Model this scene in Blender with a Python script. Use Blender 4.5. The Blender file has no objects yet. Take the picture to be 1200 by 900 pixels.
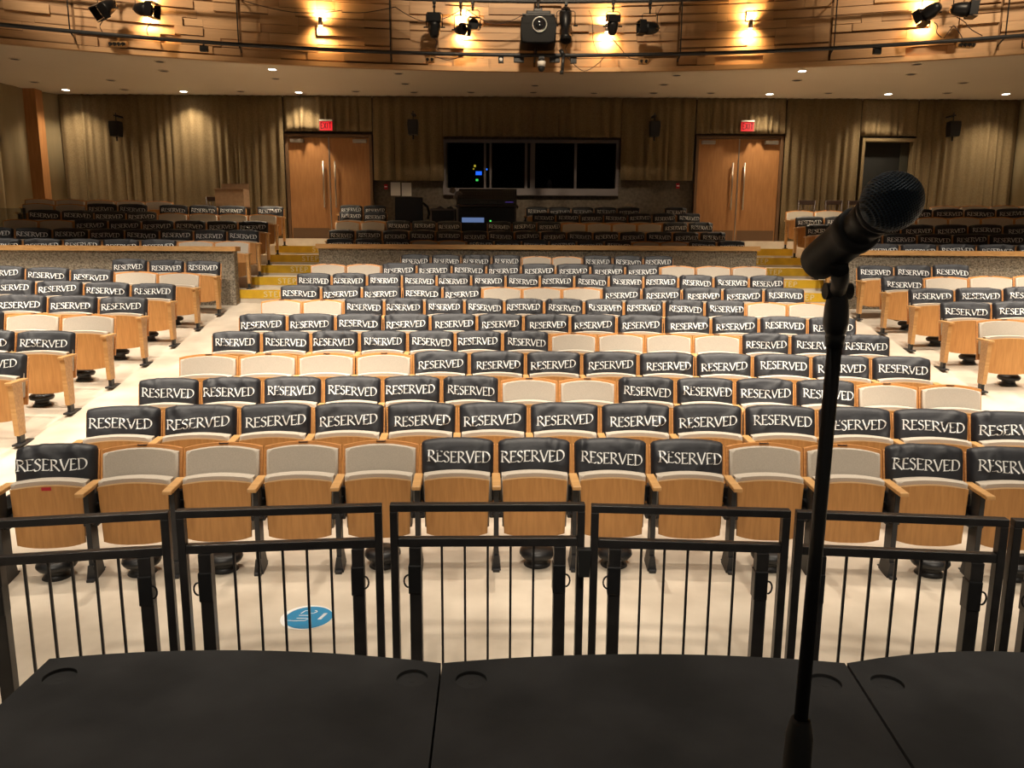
import bpy, bmesh, math, random
from mathutils import Vector, Matrix
random.seed(7)
PI = math.pi
S = bpy.context.scene
C = S.collection

# ------------------------------------------------------------------ camera
FPX = 905.0
CAMZ = 2.06
PITCH = math.radians(10.0)
ROLL = math.radians(0.35)
_F = Vector((0, math.cos(PITCH), -math.sin(PITCH)))
_R0 = Vector((1, 0, 0)); _U0 = Vector((0, math.sin(PITCH), math.cos(PITCH)))
_R = _R0*math.cos(ROLL) + _U0*math.sin(ROLL)
_U = _U0*math.cos(ROLL) - _R0*math.sin(ROLL)
CAM = Vector((0, 0, CAMZ))
cd = bpy.data.cameras.new('camera'); cam = bpy.data.objects.new('camera', cd); C.objects.link(cam)
cam.matrix_world = Matrix.Translation(CAM) @ Matrix((_R, _U, -_F)).transposed().to_4x4()
cd.sensor_width = 36; cd.lens = FPX/1200*36; cd.clip_start = 0.05; cd.clip_end = 200
S.camera = cam

def ray(px, py): return (_F + _R*((px-600)/FPX) - _U*((py-450)/FPX))
def at_h(px, py, z):                      # point of the plane height z seen at that pixel
    d = ray(px, py); return CAM + d*((z-CAMZ)/d.z)
def at_y(px, py, y):                      # point of the vertical plane at distance y
    d = ray(px, py); return CAM + d*(y/d.y)
def at_d(px, py, d): return CAM + ray(px, py)*d

# ------------------------------------------------------------------ world, lamps, exposure
w = bpy.data.worlds.new('world'); S.world = w; w.use_nodes = True
w.node_tree.nodes['Background'].inputs[0].default_value = (1.0, 0.86, 0.70, 1)
w.node_tree.nodes['Background'].inputs[1].default_value = 0.085
S.view_settings.view_transform = 'Standard'; S.view_settings.look = 'None'
S.view_settings.exposure = 0.0; S.view_settings.gamma = 1; S.view_settings.use_curve_mapping = False

def spot(name, loc, target, power, angle, blend=0.3, col=(1, .88, .72), rad=.12):
    l = bpy.data.lights.new(name, 'SPOT'); l.energy = power; l.color = col
    l.spot_size = math.radians(angle); l.spot_blend = blend; l.shadow_soft_size = rad
    o = bpy.data.objects.new(name, l); C.objects.link(o); o.location = loc
    o.rotation_euler = (Vector(target)-Vector(loc)).to_track_quat('-Z', 'Y').to_euler()
    return o
HOUSE = 2600
for hy, pw in ((3.2, .13), (6.0, .34), (8.6, .62), (10.4, .65)):
    for hx in (-8.5, -4.2, .4, 5.0, 9.3):
        yy = hy if abs(hx) < 6 or hy < 10 else 9.6
        spot('house_light', (hx, yy, 9.6), (hx, yy-.1, 0), HOUSE*pw, 62 if hy < 8 else (58 if hy < 10 else 55), .3)
for hx in (-8.0, -3.8, .4, 4.6, 8.8):     # front-of-house spots over the first rows, aimed up the rake
    spot('front_light', (hx, 1.8, 9.7), (hx, 1.8+9.7*math.tan(math.radians(38.5 if abs(hx) < 6 else 36)), 0), HOUSE*1.6, 44 if abs(hx) < 6 else 38, .6, rad=.1)
for hx in (-4.6, -2.6, -.6, 1.4, 3.4, 5.4):   # added fill spots to brighten the first row, not real fixtures
    spot('front_row_fill', (hx*.9, -2.5, 7.5), (hx, 5.0, .45), 980, 25, .6, rad=.15)
# added warm wash to brighten the timber balcony front from the stage side
for hx in (-7, .4, 7.8):
    spot('balcony_wash', (hx, 9.0, 9.9), (hx*1.05, 16.2, 7.5), 2900, 46, .6, (1, .80, .56), .3)

# ------------------------------------------------------------------ materials
def mat(name, col, rough=.6, metal=0, spec=.5):
    m = bpy.data.materials.new(name); m.use_nodes = True
    b = m.node_tree.nodes['Principled BSDF']
    b.inputs['Base Color'].default_value = (*col, 1); b.inputs['Roughness'].default_value = rough
    b.inputs['Metallic'].default_value = metal; b.inputs['Specular IOR Level'].default_value = spec
    return m
def noisy(m, c1, c2, scale, detail=4, stretch=(1, 1, 1), bump=0, coord='Object', lo=.35, hi=.65, bscale=None, bdist=.01):
    nt = m.node_tree; N = nt.nodes; L = nt.links; b = N['Principled BSDF']
    tc = N.new('ShaderNodeTexCoord'); mp = N.new('ShaderNodeMapping'); mp.inputs['Scale'].default_value = stretch
    L.new(tc.outputs[coord], mp.inputs[0])
    n = N.new('ShaderNodeTexNoise'); n.inputs['Scale'].default_value = scale; n.inputs['Detail'].default_value = detail
    L.new(mp.outputs[0], n.inputs['Vector'])
    r = N.new('ShaderNodeValToRGB'); r.color_ramp.elements[0].color = (*c1, 1); r.color_ramp.elements[1].color = (*c2, 1)
    r.color_ramp.elements[0].position = lo; r.color_ramp.elements[1].position = hi
    L.new(n.outputs['Fac'], r.inputs[0]); L.new(r.outputs[0], b.inputs['Base Color'])
    if bump:
        n2 = n
        if bscale:
            n2 = N.new('ShaderNodeTexNoise'); n2.inputs['Scale'].default_value = bscale; n2.inputs['Detail'].default_value = 3
            L.new(mp.outputs[0], n2.inputs['Vector'])
        bp = N.new('ShaderNodeBump'); bp.inputs['Strength'].default_value = bump; bp.inputs['Distance'].default_value = bdist
        L.new(n2.outputs['Fac'], bp.inputs['Height']); L.new(bp.outputs[0], b.inputs['Normal'])
    return m
M = {}
M['floor'] = noisy(mat('polished_concrete', (.6, .5, .4), .38), (.50, .425, .335), (.74, .65, .53), 2.2, 10, (1, 1, 1), .05, lo=.28, hi=.68, bscale=6)
M['seat_wood'] = noisy(mat('seat_veneer', (.5, .23, .07), .42), (.44, .205, .062), (.54, .265, .085), 9, 5, (6, 6, .5), 0)
M['rim_wood'] = noisy(mat('orange_veneer', (.5, .2, .05), .4), (.47, .20, .055), (.58, .26, .08), 10, 4, (.6, 6, 6), 0)
M['edge_wood'] = mat('pale_wood_edge', (.72, .50, .27), .5)
M['fabric'] = noisy(mat('oatmeal_upholstery', (.5, .43, .35), .95, spec=.15), (.44, .385, .32), (.52, .46, .385), 220, 3, bump=.15, bscale=300, bdist=.002)
M['black'] = mat('black_metal', (.012, .012, .013), .42)
M['iron'] = mat('dark_cast_iron', (.03, .03, .032), .5, .3)
M['cloth'] = noisy(mat('black_cover_cloth', (.02, .02, .025), .55, spec=.5), (.012, .013, .017), (.020, .021, .027), 6, 3, bump=.25, bscale=18, bdist=.01)
M['ink'] = mat('white_print', (.85, .85, .84), .7)
M['plate_dark'] = mat('dark_tag', (.03, .015, .012), .4)
M['plate_wood'] = mat('pale_tag', (.55, .30, .13), .4)
M['red'] = mat('red_tape', (.42, .012, .02), .6)
M['deck'] = noisy(mat('black_deck_carpet', (.02, .02, .021), .95, spec=.2), (.027, .0268, .027), (.043, .0425, .043), 3, 6, bump=.5, bscale=400, bdist=.002)
M['deck_side'] = mat('deck_edge_black', (.012, .012, .012), .8)
M['rail'] = noisy(mat('black_powder_coat', (.02, .018, .018), .38), (.016, .015, .015), (.034, .031, .03), 12, 4, lo=.3, hi=.8)
M['yellow'] = noisy(mat('yellow_step_paint', (.5, .34, .0), .6), (.54, .32, .008), (.66, .40, .012), 6)
M['step_ink'] = mat('worn_white_letters', (.72, .60, .33), .7)
M['aggregate'] = None
M['cap'] = noisy(mat('wall_cap_wood', (.55, .3, .1), .4), (.48, .25, .085), (.60, .34, .13), 8, 4, (.4, 5, 5), 0)
M['curtain'] = noisy(mat('tan_drape', (.2, .14, .07), .95, spec=.1), (.165, .118, .062), (.215, .157, .085), 40, 3, bump=.2, bscale=120, bdist=.004)
M['ceil'] = noisy(mat('grey_tan_plaster', (.3, .24, .17), .85), (.66, .555, .43), (.70, .60, .47), .4)
M['door'] = noisy(mat('door_veneer', (.4, .16, .05), .45), (.36, .16, .055), (.43, .20, .07), 7, 5, (3, 3, .4), 0)
M['door_frame'] = mat('bronze_frame', (.16, .085, .04), .5)
M['steel'] = mat('brushed_steel', (.45, .40, .34), .35, .9)
M['grey_frame'] = mat('grey_window_frame', (.14, .12, .12), .5)
M['paper'] = mat('notice_paper', (.6, .56, .52), .8)
M['card'] = noisy(mat('cardboard', (.30, .18, .10), .85), (.28, .17, .095), (.33, .205, .115), 15)
M['brown_wood'] = mat('dark_stained_wood', (.045, .02, .012), .5)
M['plastic'] = mat('black_plastic', (.010, .010, .011), .5)
M['white_plastic'] = mat('white_plastic', (.7, .66, .6), .5)
M['beam'] = noisy(mat('pillar_wood', (.3, .12, .04), .5), (.34, .15, .05), (.42, .19, .07), 6, 4, (4, 4, .4))
M['panel_fabric'] = noisy(mat('wall_panel_fabric', (.3, .24, .13), .95), (.27, .21, .115), (.34, .265, .15), 3, 3, (1, 1, .1))
M['sticker'] = mat('blue_vinyl', (.015, .22, .44), .45)
M['sticker_white'] = mat('white_vinyl', (.85, .84, .82), .45)
def concrete():
    m = mat('exposed_aggregate', (.2, .17, .13), .9, spec=.2); nt = m.node_tree; N = nt.nodes; L = nt.links; b = N['Principled BSDF']
    tc = N.new('ShaderNodeTexCoord'); v = N.new('ShaderNodeTexVoronoi'); v.inputs['Scale'].default_value = 55
    n = N.new('ShaderNodeTexNoise'); n.inputs['Scale'].default_value = 42; n.inputs['Detail'].default_value = 4
    L.new(tc.outputs['Object'], v.inputs['Vector']); L.new(tc.outputs['Object'], n.inputs['Vector'])
    r = N.new('ShaderNodeValToRGB'); r.color_ramp.elements[0].color = (.12, .10, .075, 1); r.color_ramp.elements[1].color = (.31, .265, .20, 1)
    r.color_ramp.elements[0].position = .34; r.color_ramp.elements[1].position = .6
    L.new(n.outputs['Fac'], r.inputs[0]); L.new(r.outputs[0], b.inputs['Base Color'])
    bp = N.new('ShaderNodeBump'); bp.inputs['Strength'].default_value = .9; bp.inputs['Distance'].default_value = .012
    L.new(v.outputs['Distance'], bp.inputs['Height']); L.new(bp.outputs[0], b.inputs['Normal']); return m
M['aggregate'] = concrete()
def timber():                             # planks tinted one by one
    m = mat('balcony_timber', (.5, .3, .1), .5); nt = m.node_tree; N = nt.nodes; L = nt.links; b = N['Principled BSDF']
    g = N.new('ShaderNodeNewGeometry'); r = N.new('ShaderNodeValToRGB')
    r.color_ramp.elements[0].color = (.40, .205, .072, 1); r.color_ramp.elements[1].color = (.60, .345, .15, 1)
    L.new(g.outputs['Random Per Island'], r.inputs[0])
    tc = N.new('ShaderNodeTexCoord'); mp = N.new('ShaderNodeMapping'); mp.inputs['Scale'].default_value = (1, 1, 14)
    n = N.new('ShaderNodeTexNoise'); n.inputs['Scale'].default_value = 3; n.inputs['Detail'].default_value = 4
    L.new(tc.outputs['Object'], mp.inputs[0]); L.new(mp.outputs[0], n.inputs['Vector'])
    mx = N.new('ShaderNodeMixRGB'); mx.blend_type = 'MULTIPLY'; mx.inputs[0].default_value = .35
    L.new(r.outputs[0], mx.inputs[1]); L.new(n.outputs['Fac'], mx.inputs[2]); L.new(mx.outputs[0], b.inputs['Base Color']); return m
M['timber'] = timber()
def emit(name, col, st):
    m = mat(name, (0, 0, 0)); b = m.node_tree.nodes['Principled BSDF']
    b.inputs['Emission Color'].default_value = (*col, 1); b.inputs['Emission Strength'].default_value = st; return m
M['lamp'] = emit('lit_lamp', (1, .88, .7), 14)
M['sconce_lamp'] = emit('lit_sconce_lens', (1, .75, .42), 30)
M['exit_red'] = emit('exit_red_glow', (1, .02, .03), .9)
M['exit_text'] = emit('exit_dark_letters', (.35, .0, .005), .5)
M['screen_blue'] = emit('blue_grey_display', (.25, .38, .75), .42)
M['led_blue'] = emit('blue_indicator', (.02, .15, 1), 1.6)
M['led_green'] = emit('green_indicator', (.1, .9, .15), 1.2)
M['led_yellow'] = emit('yellow_indicator', (.8, .6, .05), .9)
M['led_purple'] = emit('purple_indicator', (.2, .1, .7), .35)
M['unlit'] = mat('unlit_downlight', (.05, .04, .035), .5)
gl = mat('dark_booth_glass', (.02, .02, .02), .06); gl.node_tree.nodes['Principled BSDF'].inputs['Transmission Weight'].default_value = 1
gl.node_tree.nodes['Principled BSDF'].inputs['Base Color'].default_value = (.55, .6, .65, 1); gl.node_tree.nodes['Principled BSDF'].inputs['IOR'].default_value = 1.02
M['glass'] = gl
gp = mat('tinted_acrylic', (.12, .14, .09), .2); gp.node_tree.nodes['Principled BSDF'].inputs['Alpha'].default_value = .3
M['acrylic'] = gp
def grille():
    m = mat('mic_grille', (.03, .045, .06), .5, .5); nt = m.node_tree; N = nt.nodes; L = nt.links; b = N['Principled BSDF']
    tc = N.new('ShaderNodeTexCoord'); prev = None; outs = []
    for rot in ((0, .55, 0), (0, -1.0, 0)):
        mp = N.new('ShaderNodeMapping'); mp.inputs['Rotation'].default_value = rot
        wv = N.new('ShaderNodeTexWave'); wv.inputs['Scale'].default_value = 150 if not outs else 150; wv.bands_direction = 'X'
        L.new(tc.outputs['Object'], mp.inputs[0]); L.new(mp.outputs[0], wv.inputs['Vector']); outs.append(wv)
    mx = N.new('ShaderNodeMath'); mx.operation = 'MAXIMUM'; L.new(outs[0].outputs['Fac'], mx.inputs[0]); L.new(outs[1].outputs['Fac'], mx.inputs[1])
    r = N.new('ShaderNodeValToRGB'); r.color_ramp.elements[0].color = (.006, .010, .014, 1); r.color_ramp.elements[1].color = (.03, .055, .085, 1)
    r.color_ramp.elements[0].position = .35; r.color_ramp.elements[1].position = .95
    L.new(mx.outputs[0], r.inputs[0]); L.new(r.outputs[0], b.inputs['Base Color'])
    bp = N.new('ShaderNodeBump'); bp.inputs['Strength'].default_value = 1; bp.inputs['Distance'].default_value = .0012
    L.new(mx.outputs[0], bp.inputs['Height']); L.new(bp.outputs[0], b.inputs['Normal']); return m
M['grille'] = grille()
M['fixture'] = mat('spotlight_black', (.007, .007, .008), .4, spec=.25)
M['mic_body'] = mat('mic_dark_grey', (.045, .043, .042), .42, .5)
M['rubber'] = mat('matte_rubber', (.012, .012, .012), .6)

# ------------------------------------------------------------------ helpers
class MB:
    def __init__(s): s.bm = bmesh.new(); s.mi = 0
    def _mark(s, fs):
        for f in fs: f.material_index = s.mi
    def box(s, x0, x1, y0, y1, z0, z1, bev=0, mx=None):
        r = bmesh.ops.create_cube(s.bm, size=1); vs = r['verts']
        for v in vs: v.co = Vector((x0+(v.co.x+.5)*(x1-x0), y0+(v.co.y+.5)*(y1-y0), z0+(v.co.z+.5)*(z1-z0)))
        fs = list({f for v in vs for f in v.link_faces}); s._mark(fs)
        if bev:
            es = list({e for v in vs for e in v.link_edges})
            r = bmesh.ops.bevel(s.bm, geom=es, offset=bev, segments=2, affect='EDGES', profile=.5)
            vs = list({v for f in r['faces'] for v in f.verts}|{v for v in vs if v.is_valid})
            s._mark(r['faces'])
        if mx is not None:
            for v in vs: v.co = mx @ v.co
        return vs
    def cyl(s, p0, p1, r0, r1=None, n=16, cap=True):
        p0 = Vector(p0); p1 = Vector(p1); r1 = r0 if r1 is None else r1
        q = (p1-p0).to_track_quat('Z', 'Y'); rings = []
        for p, r in ((p0, r0), (p1, r1)):
            rings.append([s.bm.verts.new(p + q @ Vector((r*math.cos(2*PI*k/n), r*math.sin(2*PI*k/n), 0))) for k in range(n)])
        fs = [s.bm.faces.new((rings[0][k], rings[0][(k+1) % n], rings[1][(k+1) % n], rings[1][k])) for k in range(n)]
        for f in fs: f.smooth = True
        if cap:
            fs.append(s.bm.faces.new(rings[0][::-1])); fs.append(s.bm.faces.new(rings[1]))
        s._mark(fs)
    def lathe(s, prof, origin=(0, 0, 0), axis=(0, 0, 1), n=32):   # prof = [(r, h)]
        q = Vector(axis).to_track_quat('Z', 'Y'); o = Vector(origin); prev = None; fs = []
        for r, h in prof:
            ring = [s.bm.verts.new(o + q @ Vector((r*math.cos(2*PI*k/n), r*math.sin(2*PI*k/n), h))) for k in range(n)]
            if prev:
                for k in range(n):
                    f = s.bm.faces.new((prev[k], prev[(k+1) % n], ring[(k+1) % n], ring[k])); f.smooth = True; fs.append(f)
            else: first = ring
            prev = ring
        if prof[0][0] > 1e-4: fs.append(s.bm.faces.new(first[::-1]))
        if prof[-1][0] > 1e-4: fs.append(s.bm.faces.new(prev))
        s._mark(fs)
    def tube(s, pts, r, n=8):
        pts = [Vector(p) for p in pts]; rings = []
        for i, p in enumerate(pts):
            d = (pts[min(i+1, len(pts)-1)]-pts[max(i-1, 0)]).normalized(); q = d.to_track_quat('Z', 'Y')
            rings.append([s.bm.verts.new(p + q @ Vector((r*math.cos(2*PI*k/n), r*math.sin(2*PI*k/n), 0))) for k in range(n)])
        fs = []
        for a, b in zip(rings, rings[1:]):
            for k in range(n):
                f = s.bm.faces.new((a[k], a[(k+1) % n], b[(k+1) % n], b[k])); f.smooth = True; fs.append(f)
        fs.append(s.bm.faces.new(rings[0][::-1])); fs.append(s.bm.faces.new(rings[-1])); s._mark(fs)
    def prism(s, pts, y0, y1, fn=None, bev=0):     # outline in (x, z), thickness in y; fn(z) adds lean
        fn = fn or (lambda z: 0)
        a = [s.bm.verts.new((x, y0+fn(z), z)) for x, z in pts]; b = [s.bm.verts.new((x, y1+fn(z), z)) for x, z in pts]
        n = len(pts); fs = [s.bm.faces.new(a), s.bm.faces.new(b[::-1])]
        for k in range(n): fs.append(s.bm.faces.new((a[(k+1) % n], a[k], b[k], b[(k+1) % n])))
        s._mark(fs)
        if bev:
            es = list(fs[0].edges)
            r = bmesh.ops.bevel(s.bm, geom=es, offset=bev, segments=3, affect='EDGES', profile=.5)
            for f in r['faces']: f.smooth = True
            s._mark(r['faces'])
    def poly(s, pts): 
        f = s.bm.faces.new([s.bm.verts.new(p) for p in pts]); s._mark([f]); return f
    def mesh(s, name, mats, recalc=True):
        if recalc: bmesh.ops.recalc_face_normals(s.bm, faces=s.bm.faces)
        me = bpy.data.meshes.new(name); s.bm.to_mesh(me); s.bm.free()
        for m in (mats if isinstance(mats, (list, tuple)) else [mats]): me.materials.append(M[m] if isinstance(m, str) else m)
        return me
    def build(s, name, mats, parent=None, recalc=True, **k):
        return obj(name, s.mesh(name, mats, recalc), parent, **k)
def obj(name, me, parent=None, loc=None, rot=None):
    o = bpy.data.objects.new(name, me); C.objects.link(o)
    if parent: o.parent = parent
    if loc is not None: o.location = loc
    if rot is not None: o.rotation_euler = rot
    return o
def tag(o, label, cat, group=None):
    o['label'] = label; o['category'] = cat
    if group: o['group'] = group
    return o
def empty(name, label, cat, loc=(0, 0, 0), rz=0, group=None):
    o = obj(name, None, None, loc, (0, 0, rz)); o.empty_display_size = .1
    return tag(o, label, cat, group)
def struct(o): o['kind'] = 'structure'; return o
ORD = ['first', 'second', 'third', 'fourth', 'fifth', 'sixth', 'seventh', 'eighth', 'ninth', 'tenth', 'eleventh', 'twelfth', 'thirteenth', 'fourteenth', 'fifteenth']

# calligraphic lettering: a slanted nib swept along each stroke; returns quads in (x, y) with cap height 1
def arc(cx, cy, rx, ry, a0, a1, n=14):
    return [(cx+rx*math.cos(math.radians(a0+(a1-a0)*i/n)), cy+ry*math.sin(math.radians(a0+(a1-a0)*i/n))) for i in range(n+1)]
GLYPH = {
 'R': (.74, [[(.12, 0), (.12, 1)], [(.0, .98), (.2, .98)]+arc(.25, .75, .30, .24, 80, -80)+[(.13, .5)], [(.28, .5), (.78, -.04)], [(.0, .01), (.24, .01)]]),
 'E': (.58, [[(.1, 0), (.1, 1)], [(.0, .98), (.5, .98), (.51, .9)], [(.1, .52), (.42, .52)], [(.0, .02), (.53, .02), (.56, .12)]]),
 'S': (.54, [[(.46, .84)]+arc(.27, .76, .2, .22, 50, 200)+arc(.25, .27, .22, .27, 70, -140)+[(.03, .15)]]),
 'V': (.72, [[(.02, 1), (.36, 0)], [(.36, 0), (.70, 1.02)], [(-.04, .99), (.12, .99)]]),
 'D': (.80, [[(.12, 0), (.12, 1)], [(.0, .98), (.2, .98)]+arc(.26, .5, .46, .48, 85, -85)+[(.0, .02)]]),
 'T': (.6, [[(.3, 0), (.3, 1)], [(0, .98), (.6, .98)]]),
 'P': (.6, [[(.1, 0), (.1, 1)], [(.1, .96)]+arc(.25, .73, .27, .24, 80, -80)+[(.1, .5)]]),
 'X': (.6, [[(.02, 1), (.58, 0)], [(.02, 0), (.58, 1)]]),
 'I': (.22, [[(.11, 0), (.11, 1)]]),
}
def text_quads(word, nib=.135, ang=28, first=1.0, gap=.09, plain=False, seg=.12):
    x = 0; out = []; nv = Vector((math.cos(math.radians(ang)), math.sin(math.radians(ang))))*nib*.5
    for i, ch in enumerate(word):
        wd, strokes = GLYPH[ch]; sc = first if i == 0 else 1.0
        for st in strokes:
            pts = [Vector((x+p[0]*sc, p[1]*sc)) for p in st]
            fine = [pts[0]]
            for a, b in zip(pts, pts[1:]):
                k = max(1, int((b-a).length/seg))
                fine += [a+(b-a)*(j+1)/k for j in range(k)]
            for a, b in zip(fine, fine[1:]):
                d = (b-a)
                if d.length < 1e-6: continue
                d.normalize(); pn = Vector((-d.y, d.x))
                if plain: h = pn*nib*.5
                else:
                    h = nv.copy()
                    if abs(h.dot(pn)) < nib*.16: h = pn*nib*.16
                out.append([a-h, b-h, b+h, a+h])
        x += wd*sc + gap
    return out, x-gap

# ------------------------------------------------------------------ levels of the hall
AX = .406; R0 = 22.63; ROWY = [5.05+.82*i for i in range(11)]
FL = [0, .077, .149, .259, .373, .488, .616, .74, .877, 1.012, 1.138]
KN = [(-9, 0), (4.75, 0)]+[(ROWY[i]-.25, FL[i]) for i in range(1, 11)]+[(14.6, 1.34), (40, 1.5)]
def g(y):
    for (a, ha), (b, hb) in zip(KN, KN[1:]):
        if y <= b: return ha+(hb-ha)*(y-a)/(b-a) if y > a else ha
    return KN[-1][1]
def floor_z(x, y): return g(y + (x-AX)**2/(2*R0))
TREAD = [(12.6, 1.36), (13.4, 1.54), (14.2, 1.72), (15.0, 1.90), (15.8, 2.07), (16.6, 2.23)]
TREADC = [(13.85, 1.41), (14.95, 1.58), (15.72, 1.79), (16.5, 2.0), (17.2, 2.16), (17.95, 2.23)]
YB = 19.0; ZC = 5.51; XL0, XR0 = -3.38, 4.25       # back wall, low ceiling, edges of the centre half wall

# floor of the lower hall
mb = MB(); xs = [-12.2+.35*i for i in range(72)]; ys = [-1.6+.3*i for i in range(53)]
grid = [[mb.bm.verts.new((x, y, floor_z(x, y))) for x in xs] for y in ys]
for j in range(len(ys)-1):
    for i in range(len(xs)-1):
        f = mb.bm.faces.new((grid[j][i], grid[j][i+1], grid[j+1][i+1], grid[j+1][i])); f.smooth = True
struct(mb.build('floor', 'floor'))
mb = MB()
for x0, x1, T in ((-12.3, XL0, TREAD), (XR0, 13.1, TREAD), (XL0, XR0, TREADC)):
    zb = .4
    for k, (y, z) in enumerate(T):
        mb.box(x0, x1, y, YB+.3, zb, z); zb = z
struct(mb.build('floor_upper', 'floor'))

# walls
def wall(name, mtl, *boxes, **k):
    mb = MB()
    for b in boxes: mb.box(*b)
    return struct(mb.build(name, mtl))
wx0, wx1 = at_y(524, 200, YB-.1).x, at_y(722, 200, YB-.1).x
wz0, wz1 = at_y(620, 224, YB-.1).z, at_y(620, 165, YB-.1).z
mb = MB()
mb.box(-12.5, wx0, YB, YB+.3, 1.5, 9); mb.box(wx1, 13.4, YB, YB+.3, 1.5, 9)
mb.box(wx0, wx1, YB, YB+.3, 1.5, wz0); mb.box(wx0, wx1, YB, YB+.3, wz1, 9)
struct(mb.build('wall_back', noisy(mat('shaded_back_concrete', (.1, .08, .06), .9), (.075, .058, .042), (.12, .095, .07), 14, 5)))  # shade of the unlit back wall put into a darker concrete colour
# dim projection booth behind the window
mb = MB()
mb.box(wx0-.6, wx1+.6, YB+3.0, YB+3.1, 2.2, 5.5); mb.box(wx0-.7, wx0-.6, YB+.3, YB+3.1, 2.2, 5.5); mb.box(wx1+.6, wx1+.7, YB+.3, YB+3.1, 2.2, 5.5)
mb.box(wx0-.7, wx1+.7, YB+.3, YB+3.1, 5.5, 5.6); mb.box(wx0-.7, wx1+.7, YB+.3, YB+3.1, 2.1, 2.2)
struct(mb.build('wall_booth', mat('booth_dark_paint', (.01, .01, .011), .9)))
LW = [(-10.5, YB), (-10.95, 18.35), (-11.15, 17.4), (-11.6, 12.4), (-12.0, -3)]
RW = [(11.75, YB), (11.95, 17.4), (12.4, 12.4), (12.8, -3)]
def side_wall(name, pts, sgn, mtl):
    mb = MB()
    for (xa, ya), (xb, yb) in zip(pts, pts[1:]):
        n = max(1, int(abs(ya-yb)/.09))
        prev = None
        for i in range(n+1):
            t = i/n; x = xa+(xb-xa)*t + (.018*math.sin(i*1.7) if ya > 12.5 or yb > 12.5 else 0); y = ya+(yb-ya)*t
            cur = [mb.bm.verts.new((x, y, z)) for z in (0, 11)]
            if prev:
                f = mb.bm.faces.new((prev[0], cur[0], cur[1], prev[1])); f.smooth = True
            prev = cur
    r = bmesh.ops.extrude_face_region(mb.bm, geom=list(mb.bm.faces))
    for v in r['geom']:
        if isinstance(v, bmesh.types.BMVert): v.co.x += sgn*.2
    return struct(mb.build(name, mtl))
side_wall('wall_left', LW, -1, 'panel_fabric'); side_wall('wall_right', RW, 1, 'panel_fabric')
# timber pillar on the left wall
mb = MB(); mb.box(-11.15, -10.72, 18.15, 18.42, 2.23, ZC); struct(mb.build('trim_1', 'beam'))
mb = MB(); mb.box(-10.75, -10.45, 18.86, 18.95, 2.23, ZC); struct(mb.build('trim_2', mat('grey_corner_strip', (.12, .11, .1), .8)))  # plain dark grey strip, floor to ceiling, between pillar and curtain
# ceilings: low under the balcony (front edge bowed), high over the hall
ARC_R = 23.3; ARC_Y = 16.3
def arc_pt(s, off=0):       # point along the balcony front, off = distance towards the stage
    a = s/ARC_R; r = ARC_R-off
    return Vector((AX+r*math.sin(a), ARC_Y-ARC_R + r*math.cos(a), 0))
mb = MB(); N_ = 60; fr = []; bk = []
for i in range(N_+1):
    s = -12.9+25.8*i/N_; p = arc_pt(s)
    fr.append(mb.bm.verts.new((p.x, p.y-.02, ZC))); bk.append(mb.bm.verts.new((p.x, YB+.3, ZC)))
for i in range(N_): mb.bm.faces.new((fr[i], fr[i+1], bk[i+1], bk[i]))
r = bmesh.ops.extrude_face_region(mb.bm, geom=list(mb.bm.faces))
for v in r['geom']:
    if isinstance(v, bmesh.types.BMVert): v.co.z += .25
struct(mb.build('ceiling_lower', 'ceil'))
wall('ceiling', mat('dark_hall_ceiling', (.12, .1, .08), .9), (-12.5, 13.4, -3, YB+.3, 11, 11.2))

# half walls with timber caps
def half_wall(nm, mtl, xa, xb, off0, off1, z0, z1, R, ye, xe):
    """runs from xa to xb along the same bow as the seat rows behind it"""
    mb = MB(); n = 24; prev = None
    for i in range(n+1):
        x = xa+(xb-xa)*i/n; y = ye-((x-AX)**2-(xe-AX)**2)/(2*R)
        cur = [mb.bm.verts.new((x, y+o, z)) for o, z in ((off0, z0), (off1, z0), (off1, z1), (off0, z1))]
        if prev:
            for k in range(4): mb.bm.faces.new((prev[k], prev[(k+1) % 4], cur[(k+1) % 4], cur[k]))
        else: mb.bm.faces.new(cur[::-1])
        prev = cur
    mb.bm.faces.new(prev); return struct(mb.build(nm, mtl))
half_wall('wall_half_left', 'aggregate', -11.6, -4.42, -.16, 0, .6, 1.98, 30, 12.56, -4.42)
half_wall('wall_half_right', 'aggregate', 5.30, 12.5, -.16, 0, .6, 1.98, 30, 12.56, 5.30)
half_wall('wall_half_centre', 'aggregate', XL0, XR0, -.16, 0, .9, 2.03, 60, 13.92, .4)
half_wall('trim_3', 'cap', -11.6, -4.38, -.21, .04, 1.98, 2.055, 30, 12.56, -4.42)
half_wall('trim_4', 'cap', 5.26, 12.5, -.21, .04, 1.98, 2.055, 30, 12.56, 5.30)
half_wall('trim_5', 'cap', XL0-.04, XR0+.04, -.21, .04, 2.03, 2.11, 60, 13.92, .4)

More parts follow.
